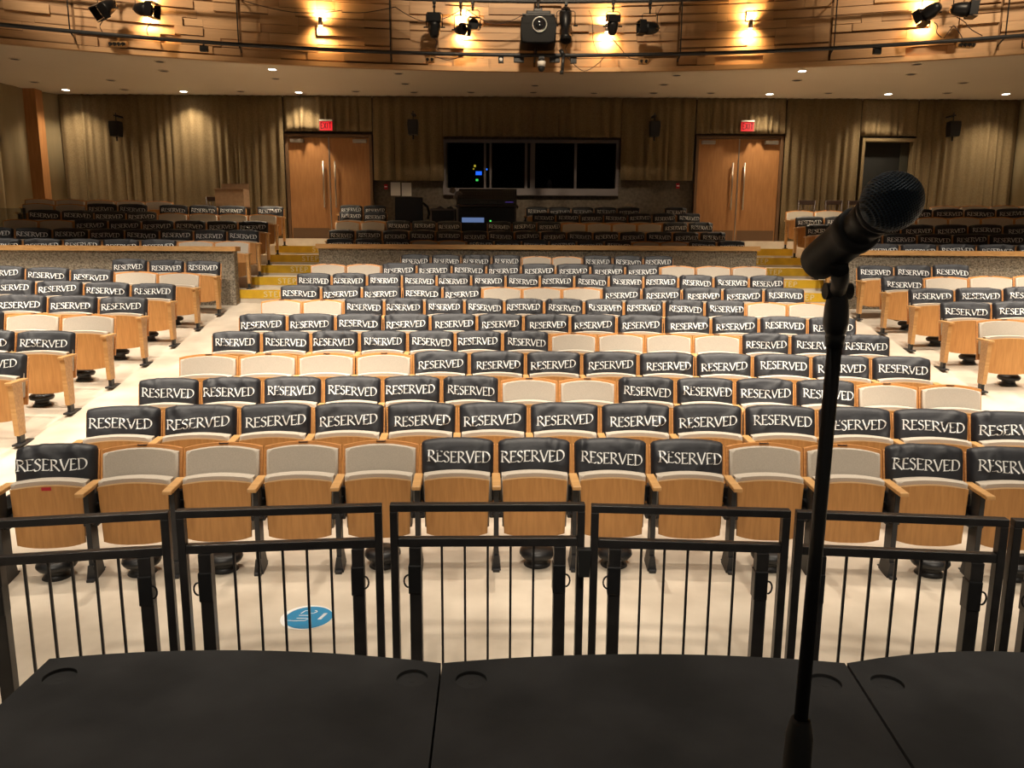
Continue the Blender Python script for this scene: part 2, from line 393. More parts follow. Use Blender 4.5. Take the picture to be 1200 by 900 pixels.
# ------------------------------------------------------------------ balcony front of staggered timber boards
mb = MB(); rnd = random.Random(3)
JO = 2.83
def slab(s0, s1, z0, z1, d):
    n = max(1, int((s1-s0)/.45)); vs = []
    for i in range(n+1):
        s = s0+(s1-s0)*i/n; a = arc_pt(s, 0); b = arc_pt(s, d)
        vs.append([mb.bm.verts.new((p.x, p.y, z)) for p, z in ((a, z0), (b, z0), (b, z1), (a, z1))])
    for u, v in zip(vs, vs[1:]):
        for k in range(4): mb.bm.faces.new((u[k], u[(k+1) % 4], v[(k+1) % 4], v[k]))
    mb.bm.faces.new(vs[0][::-1]); mb.bm.faces.new(vs[-1])
RH = .158
for row in range(20):
    z0 = ZC+.09+row*RH
    for j in range(-5, 5):
        s = j*JO+.02; e = (j+1)*JO-.02
        while s < e-.05:
            L = rnd.choice((.35, .5, .7, .9, 1.3)); t = min(e, s+L)
            if e-t < .3: t = e
            h0 = z0+rnd.choice((0, 0, .012, .03)); d = .05+rnd.choice((0, .008, .025, .045, .07))
            slab(s, t-.004, h0, z0+RH-.002, d); s = t
    # recessed backing shows in the gaps
mb.mi = 1
slab(-5*JO, 5*JO, ZC, ZC+.085, .11)
mb.mi = 0
struct(mb.build('wall_balcony_front', ['timber', 'beam']))
mb = MB(); slab(-5*JO, 5*JO, ZC+.05, 9.2, .045); struct(mb.build('wall_balcony_backing', mat('dark_backing', (.16, .08, .03), .8)))

# ------------------------------------------------------------------ curtains
def curtain(name, label, px0, px1, z0, z1, y=YB-.22, fold=.17, amp=.055, seed=1):
    x0 = at_y(px0, 200, y).x; x1 = at_y(px1, 200, y).x
    rn = random.Random(seed); n = int((x1-x0)/.02); ph = []; x = x0; p = 0
    mb = MB(); NZ = 6; cols = []
    wl = [rn.uniform(.75, 1.5) for _ in range(200)]; am = [rn.uniform(.35, 1.25) for _ in range(200)]
    for i in range(n+1):
        xx = x0+(x1-x0)*i/n
        if i: p += (x1-x0)/n/(fold*wl[int(p) % 200])
        k = int(p); a = am[k % 200]
        col = []
        for j in range(NZ+1):
            t = j/NZ; z = z1+(z0-z1)*t
            spread_ = (.55+.45*t)
            yy = y - amp*a*spread_*(1-math.cos(2*PI*(p-k)))*.7 + .012*math.sin(xx*3+t*2)
            col.append(mb.bm.verts.new((xx+.03*t*math.sin(k*2.3), yy, z)))
        cols.append(col)
    for a, b in zip(cols, cols[1:]):
        for j in range(NZ):
            f = mb.bm.faces.new((a[j], b[j], b[j+1], a[j+1])); f.smooth = True
    o = mb.build(name, 'curtain', recalc=False); md = o.modifiers.new('thick', 'SOLIDIFY'); md.thickness = .012; md.offset = 1
    return tag(o, label, 'curtain')
ZF = 2.24
dz1 = at_y(385, 158, YB-.1).z
curtain('stage_curtain', 'tan floor-length pleated curtain between the pillar and the exit door away from the microphone', 76, 334, ZF, ZC-.01, seed=2)
curtain('stage_curtain', 'short pleated curtain above the double door on the sticker side', 335.5, 437, dz1+.06, ZC-.01, seed=3)
curtain('stage_curtain', 'unlit brown pleated curtain above the booth window', 519.3, 726.7, at_y(620, 163, YB-.1).z+.03, ZC-.01, seed=4, fold=.2)
curtain('stage_curtain', 'dim pleated curtain between the sticker-side door and the booth window, over the notices', 438.5, 519, at_y(450, 212, YB-.1).z, ZC-.01, seed=5, fold=.2)
curtain('stage_curtain', 'dim pleated curtain between the booth window and the microphone-side door', 727, 812, at_y(770, 212, YB-.1).z, ZC-.01, seed=6, fold=.2)
curtain('stage_curtain', 'short pleated curtain above the double door on the microphone side', 814, 916, dz1+.06, ZC-.01, seed=7)
curtain('stage_curtain', 'narrow tan pleated curtain between the double door and the dark doorway', 918, 1003.5, ZF, ZC-.01, seed=8)
curtain('stage_curtain', 'short pleated curtain above the dark doorway behind the microphone', 1005, 1069, at_y(1036, 162, YB-.1).z+.03, ZC-.01, seed=9)
curtain('stage_curtain', 'tan floor-length pleated curtain beyond the dark doorway, reaching the corner', 1070.5, 1186, ZF, ZC-.01, seed=10)

# ------------------------------------------------------------------ doors, doorway, booth window
def double_door(n, px0, px1, pyt):
    x0 = at_y(px0, 200, YB-.1).x; x1 = at_y(px1, 200, YB-.1).x; zt = at_y((px0+px1)/2, pyt, YB-.1).z; zb = 2.23
    root = MB(); f = .07
    root.box(x0, x0+f, YB-.14, YB-.01, zb, zt, .006); root.box(x1-f, x1, YB-.14, YB-.01, zb, zt, .006); root.box(x0+f, x1-f, YB-.14, YB-.01, zt-f, zt, .006)
    r = root.build('door_%d' % n, 'door_frame'); struct(r); xm = (x0+x1)/2
    for sx, a, b in ((-1, x0+f+.004, xm-.012), (1, xm+.012, x1-f-.004)):
        m = MB(); m.box(a, b, YB-.09, YB-.045, zb+.012, zt-f-.006, .004); leaf = m.build('door_leaf', 'door', r)
        m = MB(); m.box(a+.03, b-.03, YB-.096, YB-.088, zb+.03, zb+.27); m.build('kick_plate', 'door_frame', leaf)
        m = MB(); hx = xm+sx*.14; m.cyl((hx, YB-.15, zb+.75), (hx, YB-.15, zt-.62), .018)
        for hz in (zb+.85, zt-.72): m.cyl((hx, YB-.15, hz), (hx, YB-.09, hz), .012)
        m.build('handle', 'steel', leaf)
        m = MB(); cx = (x0+f+.22 if sx < 0 else x1-f-.22); m.box(cx-.16, cx+.16, YB-.17, YB-.088, zt-f-.13, zt-f-.05, .01); m.build('door_closer', 'steel', leaf)
    m = MB(); m.box(xm-.012, xm+.012, YB-.1, YB-.04, zb, zt-f); m.build('astragal', 'steel', r)
double_door(1, 335.5, 437, 157); double_door(2, 814, 916, 159)
# dark doorway behind the microphone
dx0 = at_y(1005, 200, YB-.1).x; dx1 = at_y(1068, 200, YB-.1).x; dzt = at_y(1036, 163, YB-.1).z
m = MB(); m.box(dx0, dx0+.07, YB-.25, YB-.01, 2.23, dzt, .004); m.box(dx1-.07, dx1, YB-.25, YB-.01, 2.23, dzt, .004); m.box(dx0+.07, dx1-.07, YB-.25, YB-.01, dzt-.07, dzt, .004)
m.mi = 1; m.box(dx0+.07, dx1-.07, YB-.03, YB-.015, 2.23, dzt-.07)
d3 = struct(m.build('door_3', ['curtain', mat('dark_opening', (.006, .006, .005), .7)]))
m = MB(); m.box(dx1-.28, dx1-.09, YB-.06, YB-.035, 2.34, dzt-.1); m.build('door_leaf', mat('dim_drape', (.035, .032, .02), .9), d3)

# booth window: frame with mullions, dark panes
fx0, fx1 = at_y(519, 200, YB-.1).x, at_y(725, 200, YB-.1).x
fz0, fz1 = at_y(622, 229, YB-.1).z, at_y(622, 163.5, YB-.1).z
def wxp(px): return at_y(px, 200, YB-.1).x
m = MB(); t = .06
m.box(fx0, fx0+.07, YB-.1, YB+.05, fz0, fz1); m.box(fx1-.07, fx1, YB-.1, YB+.05, fz0, fz1)
m.box(fx0+.07, fx1-.07, YB-.1, YB+.05, fz1-.07, fz1); m.box(fx0+.07, fx1-.07, YB-.14, YB+.05, fz0, fz0+.16)
win = struct(m.build('window_1', 'grey_frame'))
for a, b in ((567, 569.5), (573.5, 576), (615, 618), (621.5, 627), (673, 676)):
    m = MB(); m.box(wxp(a), wxp(b), YB-.07, YB+.03, fz0+.16, fz1-.07); m.build('mullion', 'grey_frame', win)
for a, b in ((524, 567), (576, 615), (627, 673), (676, 722)):
    m = MB(); m.box(wxp(a)+.002, wxp(b)-.002, YB-.02, YB-.01, fz0+.16, fz1-.07); m.build('pane', 'glass', win)
# gear inside the booth
m = MB(); m.box(-1.75, -.9, YB+.9, YB+1.5, 2.2, 3.55, .01); m.box(-1.3, -.95, YB+.7, YB+.9, 3.3, 3.5, .01)
rk = tag(m.build('equipment_rack', 'plastic'), 'dark equipment rack with coloured lights inside the projection booth window', 'rack')
def led(px, py, w_, h_, mt, nm, par, y):
    p = at_y(px, py, y); m = MB(); m.box(p.x-w_/2, p.x+w_/2, p.y-.01, p.y, p.z-h_/2, p.z+h_/2)
    o = m.build(nm, mt); o.parent = par; o.matrix_parent_inverse = par.matrix_world.inverted(); return o
led(561, 203, .15, .09, 'led_blue', 'display', rk, YB+.69); led(570, 198.5, .05, .04, 'led_blue', 'indicator_light', rk, YB+.69)
led(556.5, 194.5, .05, .05, 'led_yellow', 'indicator_light', rk, YB+.69); led(559, 211, .06, .05, 'led_green', 'indicator_light', rk, YB+.69)
led(555, 198, .03, .03, 'led_yellow', 'indicator_light', rk, YB+.69); led(543, 214, .04, .04, 'grey_frame', 'indicator_light', rk, YB+.69)
m = MB(); m.lathe([(.0, 0), (.05, 0), (.06, .12), (.03, .2), (0, .22)], (0, 0, 0)); bo = m.build('desk_lamp', 'grey_frame')
bo.location = at_y(644, 221, YB+.5); tag(bo, 'small pale lamp faintly visible through the third booth window pane', 'lamp')

# exit signs
for px, py, who in ((382, 147, 'on the sticker side'), (876, 148, 'on the microphone side')):
    p = at_y(px, py, YB-.34); r = empty('exit_sign', 'red illuminated EXIT sign above the double door '+who, 'sign', p)
    m = MB(); m.box(-.17, .17, 0, .07, -.12, .13, .008); m.build('sign_housing', 'door_frame', r)
    m = MB(); m.box(-.145, .145, -.012, -.001, -.11, .085); q, W = text_quads('EXIT', .2, 0, plain=True, gap=.18); m.mi = 1; h = .13
    for qd in q: m.poly([(v.x*h*.76-W*h*.38, -.014, -.07+v.y*h) for v in qd])
    m.build('sign_face', ['exit_red', 'exit_text'], r, recalc=False)
    m = MB(); m.box(-.15, .15, -.03, 0, .10, .13); m.build('sign_lamp_strip', 'white_plastic', r)
    m = MB(); m.box(-.03, .03, .07, .33, -.02, .06); m.build('sign_bracket', 'door_frame', r)

# wall loudspeakers in front of the curtain
for px, py, lab in ((136, 151, 'small black loudspeaker hung on the long curtain at the pillar end'), (484, 149, 'small black loudspeaker on the dim curtain over the paper notices'),
                    (767, 151, 'small black loudspeaker on the dim curtain between booth window and microphone-side door'), (1117, 151, 'small black loudspeaker on the curtain beyond the microphone')):
    r = empty('wall_loudspeaker', lab, 'loudspeaker', at_y(px, py, YB-.62))
    m = MB(); m.prism([(-.11, .16), (.11, .16), (.12, .05), (.10, -.17), (-.10, -.17), (-.12, .05)], -.12, .1, bev=.012); m.build('speaker_cabinet', 'plastic', r)
    m = MB(); m.cyl((0, .03, .15), (0, .03, .36), .012); m.box(-.04, .04, 0, .3, .28, .31); m.cyl((0, 0, -.17), (0, 0, -.27), .02); m.build('bracket', 'black', r)
# notices and alarm box on the concrete
for px, py, lab in ((463.5, 221.5, 'pale paper notice taped to the wall beside the red alarm box'), (476.5, 222, 'second pale paper notice, next to the booth window')):
    p = at_y(px, py, YB-.005); m = MB(); m.box(p.x-.115, p.x+.115, YB-.008, YB-.001, p.z-.155, p.z+.155); tag(m.build('paper_notice', 'paper'), lab, 'notice')
p = at_y(452.5, 219, YB); m = MB(); m.box(p.x-.04, p.x+.04, YB-.05, YB-.001, p.z-.06, p.z+.06, .006); m.mi = 1; m.box(p.x-.03, p.x+.03, YB-.058, YB-.05, p.z-.01, p.z+.01)
tag(m.build('fire_alarm', ['red', 'ink']), 'small red fire alarm pull box on the dim concrete wall', 'fire alarm')
p = at_y(794, 218, YB); m = MB(); m.box(p.x-.04, p.x+.04, YB-.05, YB-.001, p.z-.06, p.z+.06, .006); m.mi = 1; m.box(p.x-.03, p.x+.03, YB-.058, YB-.05, p.z-.01, p.z+.01)
tag(m.build('fire_alarm', ['red', 'ink']), 'dim red alarm box beyond the booth window, near the microphone-side door', 'fire alarm')

# ------------------------------------------------------------------ theatre seat
TOPZ = .795
def lean(z): return -(TOPZ-z)*.24
def arch(hw, z0, z1, rise, n=12, corner=.012):      # flat bottom, arched top
    pts = [(-hw, z0), (hw, z0)]
    for i in range(n+1):
        u = 1-2*i/n; pts.append((u*hw, z1+rise*(1-u*u)))
    return pts
_cache = {}
def seat_meshes(w):
    k = round(w, 4)
    if k in _cache: return _cache[k]
    d = {}
    m = MB(); m.prism(arch(w/2-.007, .33, .757, .030), .004, .026, lean, .004); d['backrest'] = m.mesh('backrest', 'rim_wood')
    m = MB(); m.prism(arch(w/2-.025, .40, .738, .030), -.040, .004, lean, .018); d['back_cushion'] = m.mesh('back_cushion', 'fabric')
    m = MB(); m.prism(arch(.03, TOPZ-.014, TOPZ-.0085, 0, 2), -.004, .018, lean); d['number_plate'] = m.mesh('number_plate', 'plate_dark')
    hw = w/2-.045
    pts = []
    for i in range(13): u = -1+2*i/12; pts.append((u*(hw-.012), .215-.026*(1-abs(u)**2.6)))
    for i in range(13): u = 1-2*i/12; pts.append((u*hw, .572+.022*(1-u*u)))
    m = MB(); m.prism(pts, -.225, -.208, lambda z: .02*(z-.25), .003); m.mi = 1
    e = [(u*hw/12, .572+.022*(1-(u/12)**2)) for u in range(-12, 13)]
    for (xa, za), (xb, zb) in zip(e, e[1:]): m.poly([(xa, -.2185, za-.004), (xb, -.2185, zb-.004), (xb, -.2185, zb+.0035), (xa, -.2185, za+.0035)])
    d['seat'] = m.mesh('seat', ['seat_wood', 'edge_wood'])
    pts = []
    for i in range(13): u = -1+2*i/12; pts.append((u*hw, .25-.012*(1-u*u)))
    for i in range(13): u = 1-2*i/12; pts.append((u*(hw+.006), .598+.020*(1-u*u)))
    m = MB(); m.prism(pts, -.207, -.125, lambda z: .02*(z-.25), .018); d['seat_cushion'] = m.mesh('seat_cushion', 'fabric')
    m = MB(); m.box(-.028, .028, -.40, -.10, .563, .590, .006); d['armrest'] = m.mesh('armrest', 'cap')
    m = MB(); m.box(-.016, .016, -.31, -.20, .0, .564, .004); m.box(-.045, .045, -.27, -.14, .335, .40, .008); m.box(-.04, .04, -.10, .0, .40, .5, .006)
    m.box(-.022, .022, -.36, -.14, 0, .02, .004); m.cyl((0, -.27, .355), (0, -.27, .375), .03)
    m.prism([(-.03, .0), (.03, .0), (.016, .10), (-.016, .10)], -.33, -.18); m.box(-.012, .012, -.22, .01, .36, .44)
    d['standard'] = m.mesh('standard', 'iron')
    m = MB()
    P = [(-.37, .56), (-.21, .56), (-.23, .09), (-.34, .09)]
    a = [m.bm.verts.new((-.022, y, z)) for y, z in P]; b = [m.bm.verts.new((.022, y, z)) for y, z in P]
    m.bm.faces.new(a); m.bm.faces.new(b[::-1])
    for i in range(4): m.bm.faces.new((a[i], b[i], b[(i+1) % 4], a[(i+1) % 4]))
    m.box(-.031, .031, -.40, -.11, .558, .582, .005)
    d['end_panel'] = m.mesh('end_panel', 'cap')
    m = MB(); m.box(-.017, .017, -.32, -.24, .0, .12, .004); m.box(-.035, .035, -.38, -.12, 0, .018, .004); d['foot'] = m.mesh('foot', 'iron')
    _cache[k] = d; return d

# black cover: a sleeve over the top of the backrest with RESERVED across its front
def cover_mesh(w, seed):
    rn = random.Random(seed); hw = w/2-.015; NU = 30
    folds = [(rn.choice((-1, 1))*rn.uniform(.1, 1), rn.uniform(.0, .22), rn.uniform(-1.3, 1.3), rn.uniform(.006, .014), rn.uniform(.008, .018)) for _ in range(10)]
    sag = rn.uniform(-.012, .012); slope = rn.uniform(-.03, .03); bl = rn.uniform(.545, .568)
    def wr(x, z):
        d = 0
        for fx, fz, an, am, wd in folds:
            t = (x-fx*hw)*math.sin(an)+(z-.56-fz)*math.cos(an); q = (x-fx*hw)*math.cos(an)-(z-.56-fz)*math.sin(an)
            d += am*math.exp(-(t/wd)**2)*math.exp(-(q/.13)**2)
        return d
    def edge(u): return max(0, 1-abs(u)**18)**.5
    def front(x, z):
        u = x/hw; top = TOPZ
        bulge = .010*math.sin(min(1, max(0, (z-.55)/.24))*PI)
        s = edge(u)
        return lean(z)-.054*s-bulge*s-wr(x, z)*s + .004*(1-s)
    bm = bmesh.new(); cols = []
    for i in range(NU+1):
        u = -1+2*i/NU; u = math.copysign(abs(u)**.8, u); x = u*hw; s = edge(u)
        top = TOPZ-.010+.022*(1-abs(u)**2.5)-.014*(1-s); zb = bl+sag*(1-u*u)+slope*x+.006*math.sin(u*9+seed)
        col = []
        for j in range(10):
            z = zb+(top-.022-zb)*j/9; col.append((x*(1-.012*(1-j/9)), front(x, z), z))
        yf = front(x, top-.022); yk = lean(top)+.034*s+.004
        for j in range(1, 5):
            a = j/4*PI/2 if False else j/5*PI; cy = (yf+yk)/2; col.append((x, cy-(yk-yf)/2*math.cos(a), top-.022+.022*math.sin(a)+wr(x, .78)*.4))
        for j in range(6):
            z = top-.022-(top-.022-.60)*j/5; col.append((x, lean(z)+.034*s+.004, z))
        cols.append([bm.verts.new(c) for c in col])
    for a, b in zip(cols, cols[1:]):
        for j in range(len(a)-1):
            f = bm.faces.new((a[j], b[j], b[j+1], a[j+1])); f.smooth = True
    q, W = text_quads('RESERVED', .14, 28, first=1.0, gap=.06, seg=.25)
    tw = rn.uniform(.77, .83)*w; sx = tw/W; hz = .070; tilt = rn.uniform(-.06, .06); ox = rn.uniform(-.010, .014); oz = .680+rn.uniform(-.012, .012); bend = rn.uniform(-.12, .12)
    ph = rn.uniform(0, 6)
    for qd in q:
        vs = []
        for v in qd:
            x = v.x*sx-tw/2; z = oz+v.y*hz-hz*.3+x*tilt+bend*(x*x-.02)+.0025*math.sin(x*22+ph); x += ox
            x = max(-hw*.97, min(hw*.97, x)); vs.append(bm.verts.new((x, front(x, z)-.0035, z)))
        f = bm.faces.new(vs); f.material_index = 1
    me = bpy.data.meshes.new('seat_cover'); bm.to_mesh(me); bm.free(); me.materials.append(M['cloth']); me.materials.append(M['ink']); return me
_cov = {}
def cover_for(w, i):
    k = (round(w, 4), i % 8)
    if k not in _cov: _cov[k] = cover_mesh(w, 11+i % 8*7+int(w*1000))
    return _cov[k]

seat_no = 0
def put_seat(x, y, z, phi, w, covered, place, block, first, last, end, plate=True):
    """first/last: the seat closes the row on its low-x / high-x side; end: which side has a timber end panel"""
    global seat_no; seat_no += 1
    d = seat_meshes(w)
    look = 'black-covered flip-up seat' if covered else 'bare beige flip-up seat'
    r = empty('theatre_seat', look+', '+place, 'seat', (x, y, z), phi, block+' seats')
    obj('backrest', d['backrest'], r)
    obj('back_cushion', d['back_cushion'], r)
    if not covered and plate: obj('number_plate', d['number_plate'], r)
    s = obj('seat', d['seat'], r); obj('seat_cushion', d['seat_cushion'], s)
    sides = [w/2]
    if first: sides.append(-w/2)
    for sx in sides:
        if (end == 'hi' and sx > 0 and last) or (end == 'lo' and sx < 0 and first):
            e = obj('end_panel', d['end_panel'], r, (sx, 0, 0)); obj('foot', d['foot'], e)
        else:
            obj('armrest', d['armrest'], r, (sx, 0, 0)); obj('standard', d['standard'], r, (sx, 0, 0))
    if covered:
        c = obj('seat_cover', cover_for(w, seat_no*5+seat_no//7), None, (x, y, z), (0, 0, phi))
        tag(c, 'black RESERVED cover, '+place, 'seat cover', block+' covers')
    return r

CPAT = ['RGGGGRRRRGGRRR', 'R'*13, 'RRRRRRGGRRRRGG', 'GGGG'+'R'*9, 'R'*7+'GGGG'+'RRR', 'R'*13, 'GG'+'R'*10+'GG', 'RRRRRGGG'+'RRRRR', 'R'*14, 'GG'+'R'*8+'GGG', 'RRRRGGRRR']
WT = 7.166
rown = ['front', 'second', 'third', 'fourth', 'fifth', 'sixth', 'seventh', 'eighth', 'ninth', 'tenth', 'last']
for i, pat in enumerate(CPAT):
    wd = WT/14 if i % 2 == 0 else WT/13; R = R0+.82*i; Y = ROWY[i]; n = len(pat); z = FL[i]
    for k, ch in enumerate(pat):
        a = (k+.5-n/2)*wd/R; x = AX+R*math.sin(a); y = Y-R*(1-math.cos(a))
        if k < 7: pl = '%s from sticker-side aisle, centre block %s row' % (ORD[k], rown[i])
        else: pl = '%s from microphone-side aisle, centre block %s row' % (ORD[n-1-k], rown[i])
        put_seat(x, y, z, -a, wd, ch == 'R', pl, 'centre block', k == 0, k == n-1, None if i == 0 else ('lo' if k == 0 else 'hi'))

def side_rows(rows, sgn, block, R, where):
    """rows: (y, edge x of the aisle end, seat width, pattern outward from the aisle, row words, level)"""
    for (Y, X, wd, pat, rw, lev) in rows:
        x = X; pl_ = None
        for k, ch in enumerate(pat):
            xm = x+sgn*wd/2*math.cos((x-AX)/R)
            phi = -math.asin((xm-AX)/R); y = Y-((xm-AX)**2-(X-AX)**2)/(2*R)
            z = lev if lev is not None else floor_z(xm, y-.25)
            if ch in 'RG':
                pl = '%s from aisle, %s row, %s' % (ORD[k], rw, where)
                first = (k == 0) if sgn > 0 else (k == len(pat)-1 or pat[k+1] == '.')
                last = (k == 0) if sgn < 0 else (k == len(pat)-1 or pat[k+1] == '.')
                put_seat(xm, y, z, phi, wd, ch == 'R', pl, block, first, last, 'hi' if sgn < 0 else 'lo')
            x += sgn*wd*math.cos(phi)*(.35 if ch == ',' else 1)
X4 = -4.47; SL = []
for j, (pat, rw, wd) in enumerate([('RRR', 'rearmost', .54), ('GGRRR', 'second-rearmost', .592), ('RRRR', 'third-rearmost', .592), ('RRRR', 'fourth-rearmost', .592), ('GGR', 'fifth-rearmost', .592), ('RR', 'sixth-rearmost', .592), ('RR', 'foremost', .592)]):
    SL.append((12.0-.82*j, X4, wd, pat, rw, None))
side_rows(SL, -1, 'sticker-side block', 60, 'lower sticker-side block')
SR = []
for j, (pat, rw, wd) in enumerate([('RRR', 'rearmost', .55), ('RGGG', 'second-rearmost', .60), ('RRRR', 'third-rearmost', .60), ('RRR', 'fourth-rearmost', .61), ('GG', 'foremost', .61)]):
    SR.append((11.95-.80*j, 5.25, wd, pat, rw, None))
side_rows(SR, 1, 'microphone-side block', 60, 'lower microphone-side block')
# upper tier
UL = [(13.2, -4.42, .575, 'GGRRRRRRR', 'first', 1.36), (14.0, -4.5, .56, 'RRRRRRRR', 'second', 1.54), (14.8, -4.58, .558, 'RRRRRRGG', 'third', 1.72),
      (15.6, -4.65, .555, 'GGGGRRRR', 'fourth', 1.90), (16.4, -4.74, .56, 'R,RRR,RRGG', 'fifth', 2.07), (17.3, -7.25, .56, '..GGGGG', 'back', 2.23)]
UL[5] = (17.3, -7.42, .575, 'GGGGG', 'back', 2.23)
side_rows(UL, -1, 'upper sticker-side block', 30, 'upper sticker-side block')
UR = [(13.2, 5.27, .575, 'RRRRRRGG', 'first', 1.36), (14.0, 5.38, .56, 'GRRRRRRR', 'second', 1.54), (14.8, 5.48, .558, 'RRRRRRRR', 'third', 1.72),
      (15.6, 5.56, .555, 'RRGGGGGGG', 'fourth', 1.90), (16.4, 5.65, .56, 'GGRRRRRRR', 'fifth', 2.07), (17.3, 9.1, .57, 'GGGG', 'back', 2.23)]
side_rows(UR, 1, 'upper microphone-side block', 30, 'upper microphone-side block')
UC = [(14.62, .512, 385.5, 281, 'RRRGGRRRRRRGGRR', 'first', 1.41), (15.4, .512, 388, 271, 'R'*16, 'second', 1.58),
      (16.2, .512, 366, 260, '.GGRRR.RRRGGGGRRR', 'third', 1.79), (16.98, .512, 400, 250.5, 'RR......'+'RRRRRRRR', 'fourth', 2.0), (17.7, .512, 401, 243, 'RR......'+'RRRRR.R', 'fifth', 2.16)]
for (Y, wd, px, py, pat, rw, lev) in UC:
    x0 = at_y(px, py, Y).x
    for k, ch in enumerate(pat):
        if ch == '.': continue
        xm = x0+(k+.5)*wd
        if xm > XR0-.2: continue
        pl = '%s from sticker-side end, upper centre block %s row' % (ORD[min(14, k)] if k < 15 else 'endmost', rw)
        first = k == 0 or pat[k-1] == '.'; last = k == len(pat)-1 or pat[k+1] == '.' or xm+wd > XR0-.2
        put_seat(xm, Y-(xm-AX)**2/60, lev, -(xm-AX)/30, wd, ch == 'R', pl, 'upper centre block', first, last, None)

# red tape on the first front-row seat
for o in list(C.objects):
    if o.name.startswith('theatre_seat') and o['label'].endswith('first from sticker-side aisle, centre block front row'):
        m = MB(); m.box(-.028, .028, -.221, -.219, .562, .584); m.build('tape_strip', 'red', [c for c in o.children if c.name.startswith('seat')][0])
        o['label'] = 'wooden flip-up seat with red tape strip and black cover, end of the front centre row'

# air outlets under the seats
vm = MB(); vm.lathe([(.0, 0), (.09, 0), (.075, .02), (.06, .06), (.105, .06), (.118, .08), (.115, .10), (.09, .118), (.0, .122)], n=24)
vme = vm.mesh('floor_air_outlet', 'black')
def vent(x, y, lab, grp):
    o = obj('floor_air_outlet', vme, None, (x, y, floor_z(x, y))); tag(o, lab, 'air outlet', grp)
for k in (0, 1, 2, 4, 6, 7, 9, 11, 12):
    a = (k+.5-7)*(WT/14)/R0; R = R0-.05
    vent(AX+(R-.2)*math.sin(a)+.02, 5.05-R0+(R-.2)*math.cos(a)+.02, 'black mushroom air outlet on the floor under the %s front-row seat from the sticker-side aisle' % ORD[k], 'front row air outlets')
for j in range(0, 5):
    vent(-4.47-.40-.592*0, 12.0-.82*(j+1)-.05, 'black round air outlet under the aisle seat, %s row of the lower sticker-side block' % ['second-rearmost', 'third-rearmost', 'fourth-rearmost', 'fifth-rearmost', 'sixth-rearmost'][j], 'side block air outlets')
for j in range(0, 4):
    vent(5.25+.42, 11.95-.8*(j+1)-.05, 'black round air outlet under the aisle seat, %s row of the lower microphone-side block' % ['second-rearmost', 'third-rearmost', 'fourth-rearmost', 'foremost'][j], 'side block air outlets')

# ------------------------------------------------------------------ yellow step nosings with STEP lettering
heights = ['lowest', 'second-lowest', 'middle', 'second-highest', 'highest', 'topmost']
for side, x0s, x1 in ((-1, [-4.45, -4.5, -4.6, -4.7, -4.8, -4.8], -3.40), (1, [5.3, 5.36, 5.46, 5.56, 5.65, 5.7], 4.27)):
    for k, (y, z) in enumerate(TREAD):
        if k == 5: continue
        xa, xb = (x0s[k], x1) if side < 0 else (x1, x0s[k])
        m = MB(); m.box(xa+.01, xb-.01, y-.006, y-.0005, z-.135, z-.002); m.box(xa+.01, xb-.01, y-.006, y+.05, z-.002, z+.003)
        q, W = text_quads('STEP', .17, 0, plain=True, gap=.18); m.mi = 1; h = .085
        cx = -3.88 if side < 0 else 4.74
        for qd in q: m.poly([(v.x*h*1.3-W*h*1.3/2+cx, y-.008, z-.108+v.y*h) for v in qd])
        tag(m.build('step_nosing', ['yellow', 'step_ink'], recalc=False), 'yellow nosing lettered STEP on the %s aisle step on the %s side' % (heights[k], 'sticker' if side < 0 else 'microphone'), 'step nosing', 'yellow step nosings')

# ------------------------------------------------------------------ floor sticker
c = at_h(359.5, 723.5, 0); e1 = at_h(328, 724, 0); rad = .145
st = empty('floor_sticker', 'round blue social-distancing sticker with dashed white rim on the pale floor', 'sticker', (c.x, c.y, .0005), .0)
m = MB(); m.cyl((0, 0, 0), (0, 0, .0012), rad, n=48); m.build('sticker_rim', 'sticker_white', st)
m = MB(); m.cyl((.012, -.004, .0012), (.012, -.004, .002), rad*.91, n=48)
m.mi = 1
def stroke(pts, wd=.006):
    for a, b in zip(pts, pts[1:]):
        a = Vector(a)*.88; b = Vector(b)*.88; d = (b-a).normalized(); n = Vector((-d.y, d.x))*wd/2
        m.poly([(p.x, p.y, .0028) for p in (a-n, b-n, b+n, a+n)])
stroke([(-.05, .045), (-.03, .085), (-.005, .085), (0, .05), (.03, .05), (.05, .07), (.04, .09), (.03, .085)])
stroke([(-.055, .02), (.02, .02)]); stroke([(-.06, -.018), (.01, -.018)])
stroke([(-.13, -.06), (-.10, -.05), (-.06, -.055), (-.03, -.05), (.0, -.05), (.02, -.02)], .005)
for i in range(7):
    t = i/6; stroke([(.085+.02*t-.008, -.03+.075*t), (.085+.02*t+.016, -.026+.075*t)], .007)
m.build('sticker_face', ['sticker', 'sticker_white'], st, recalc=False)

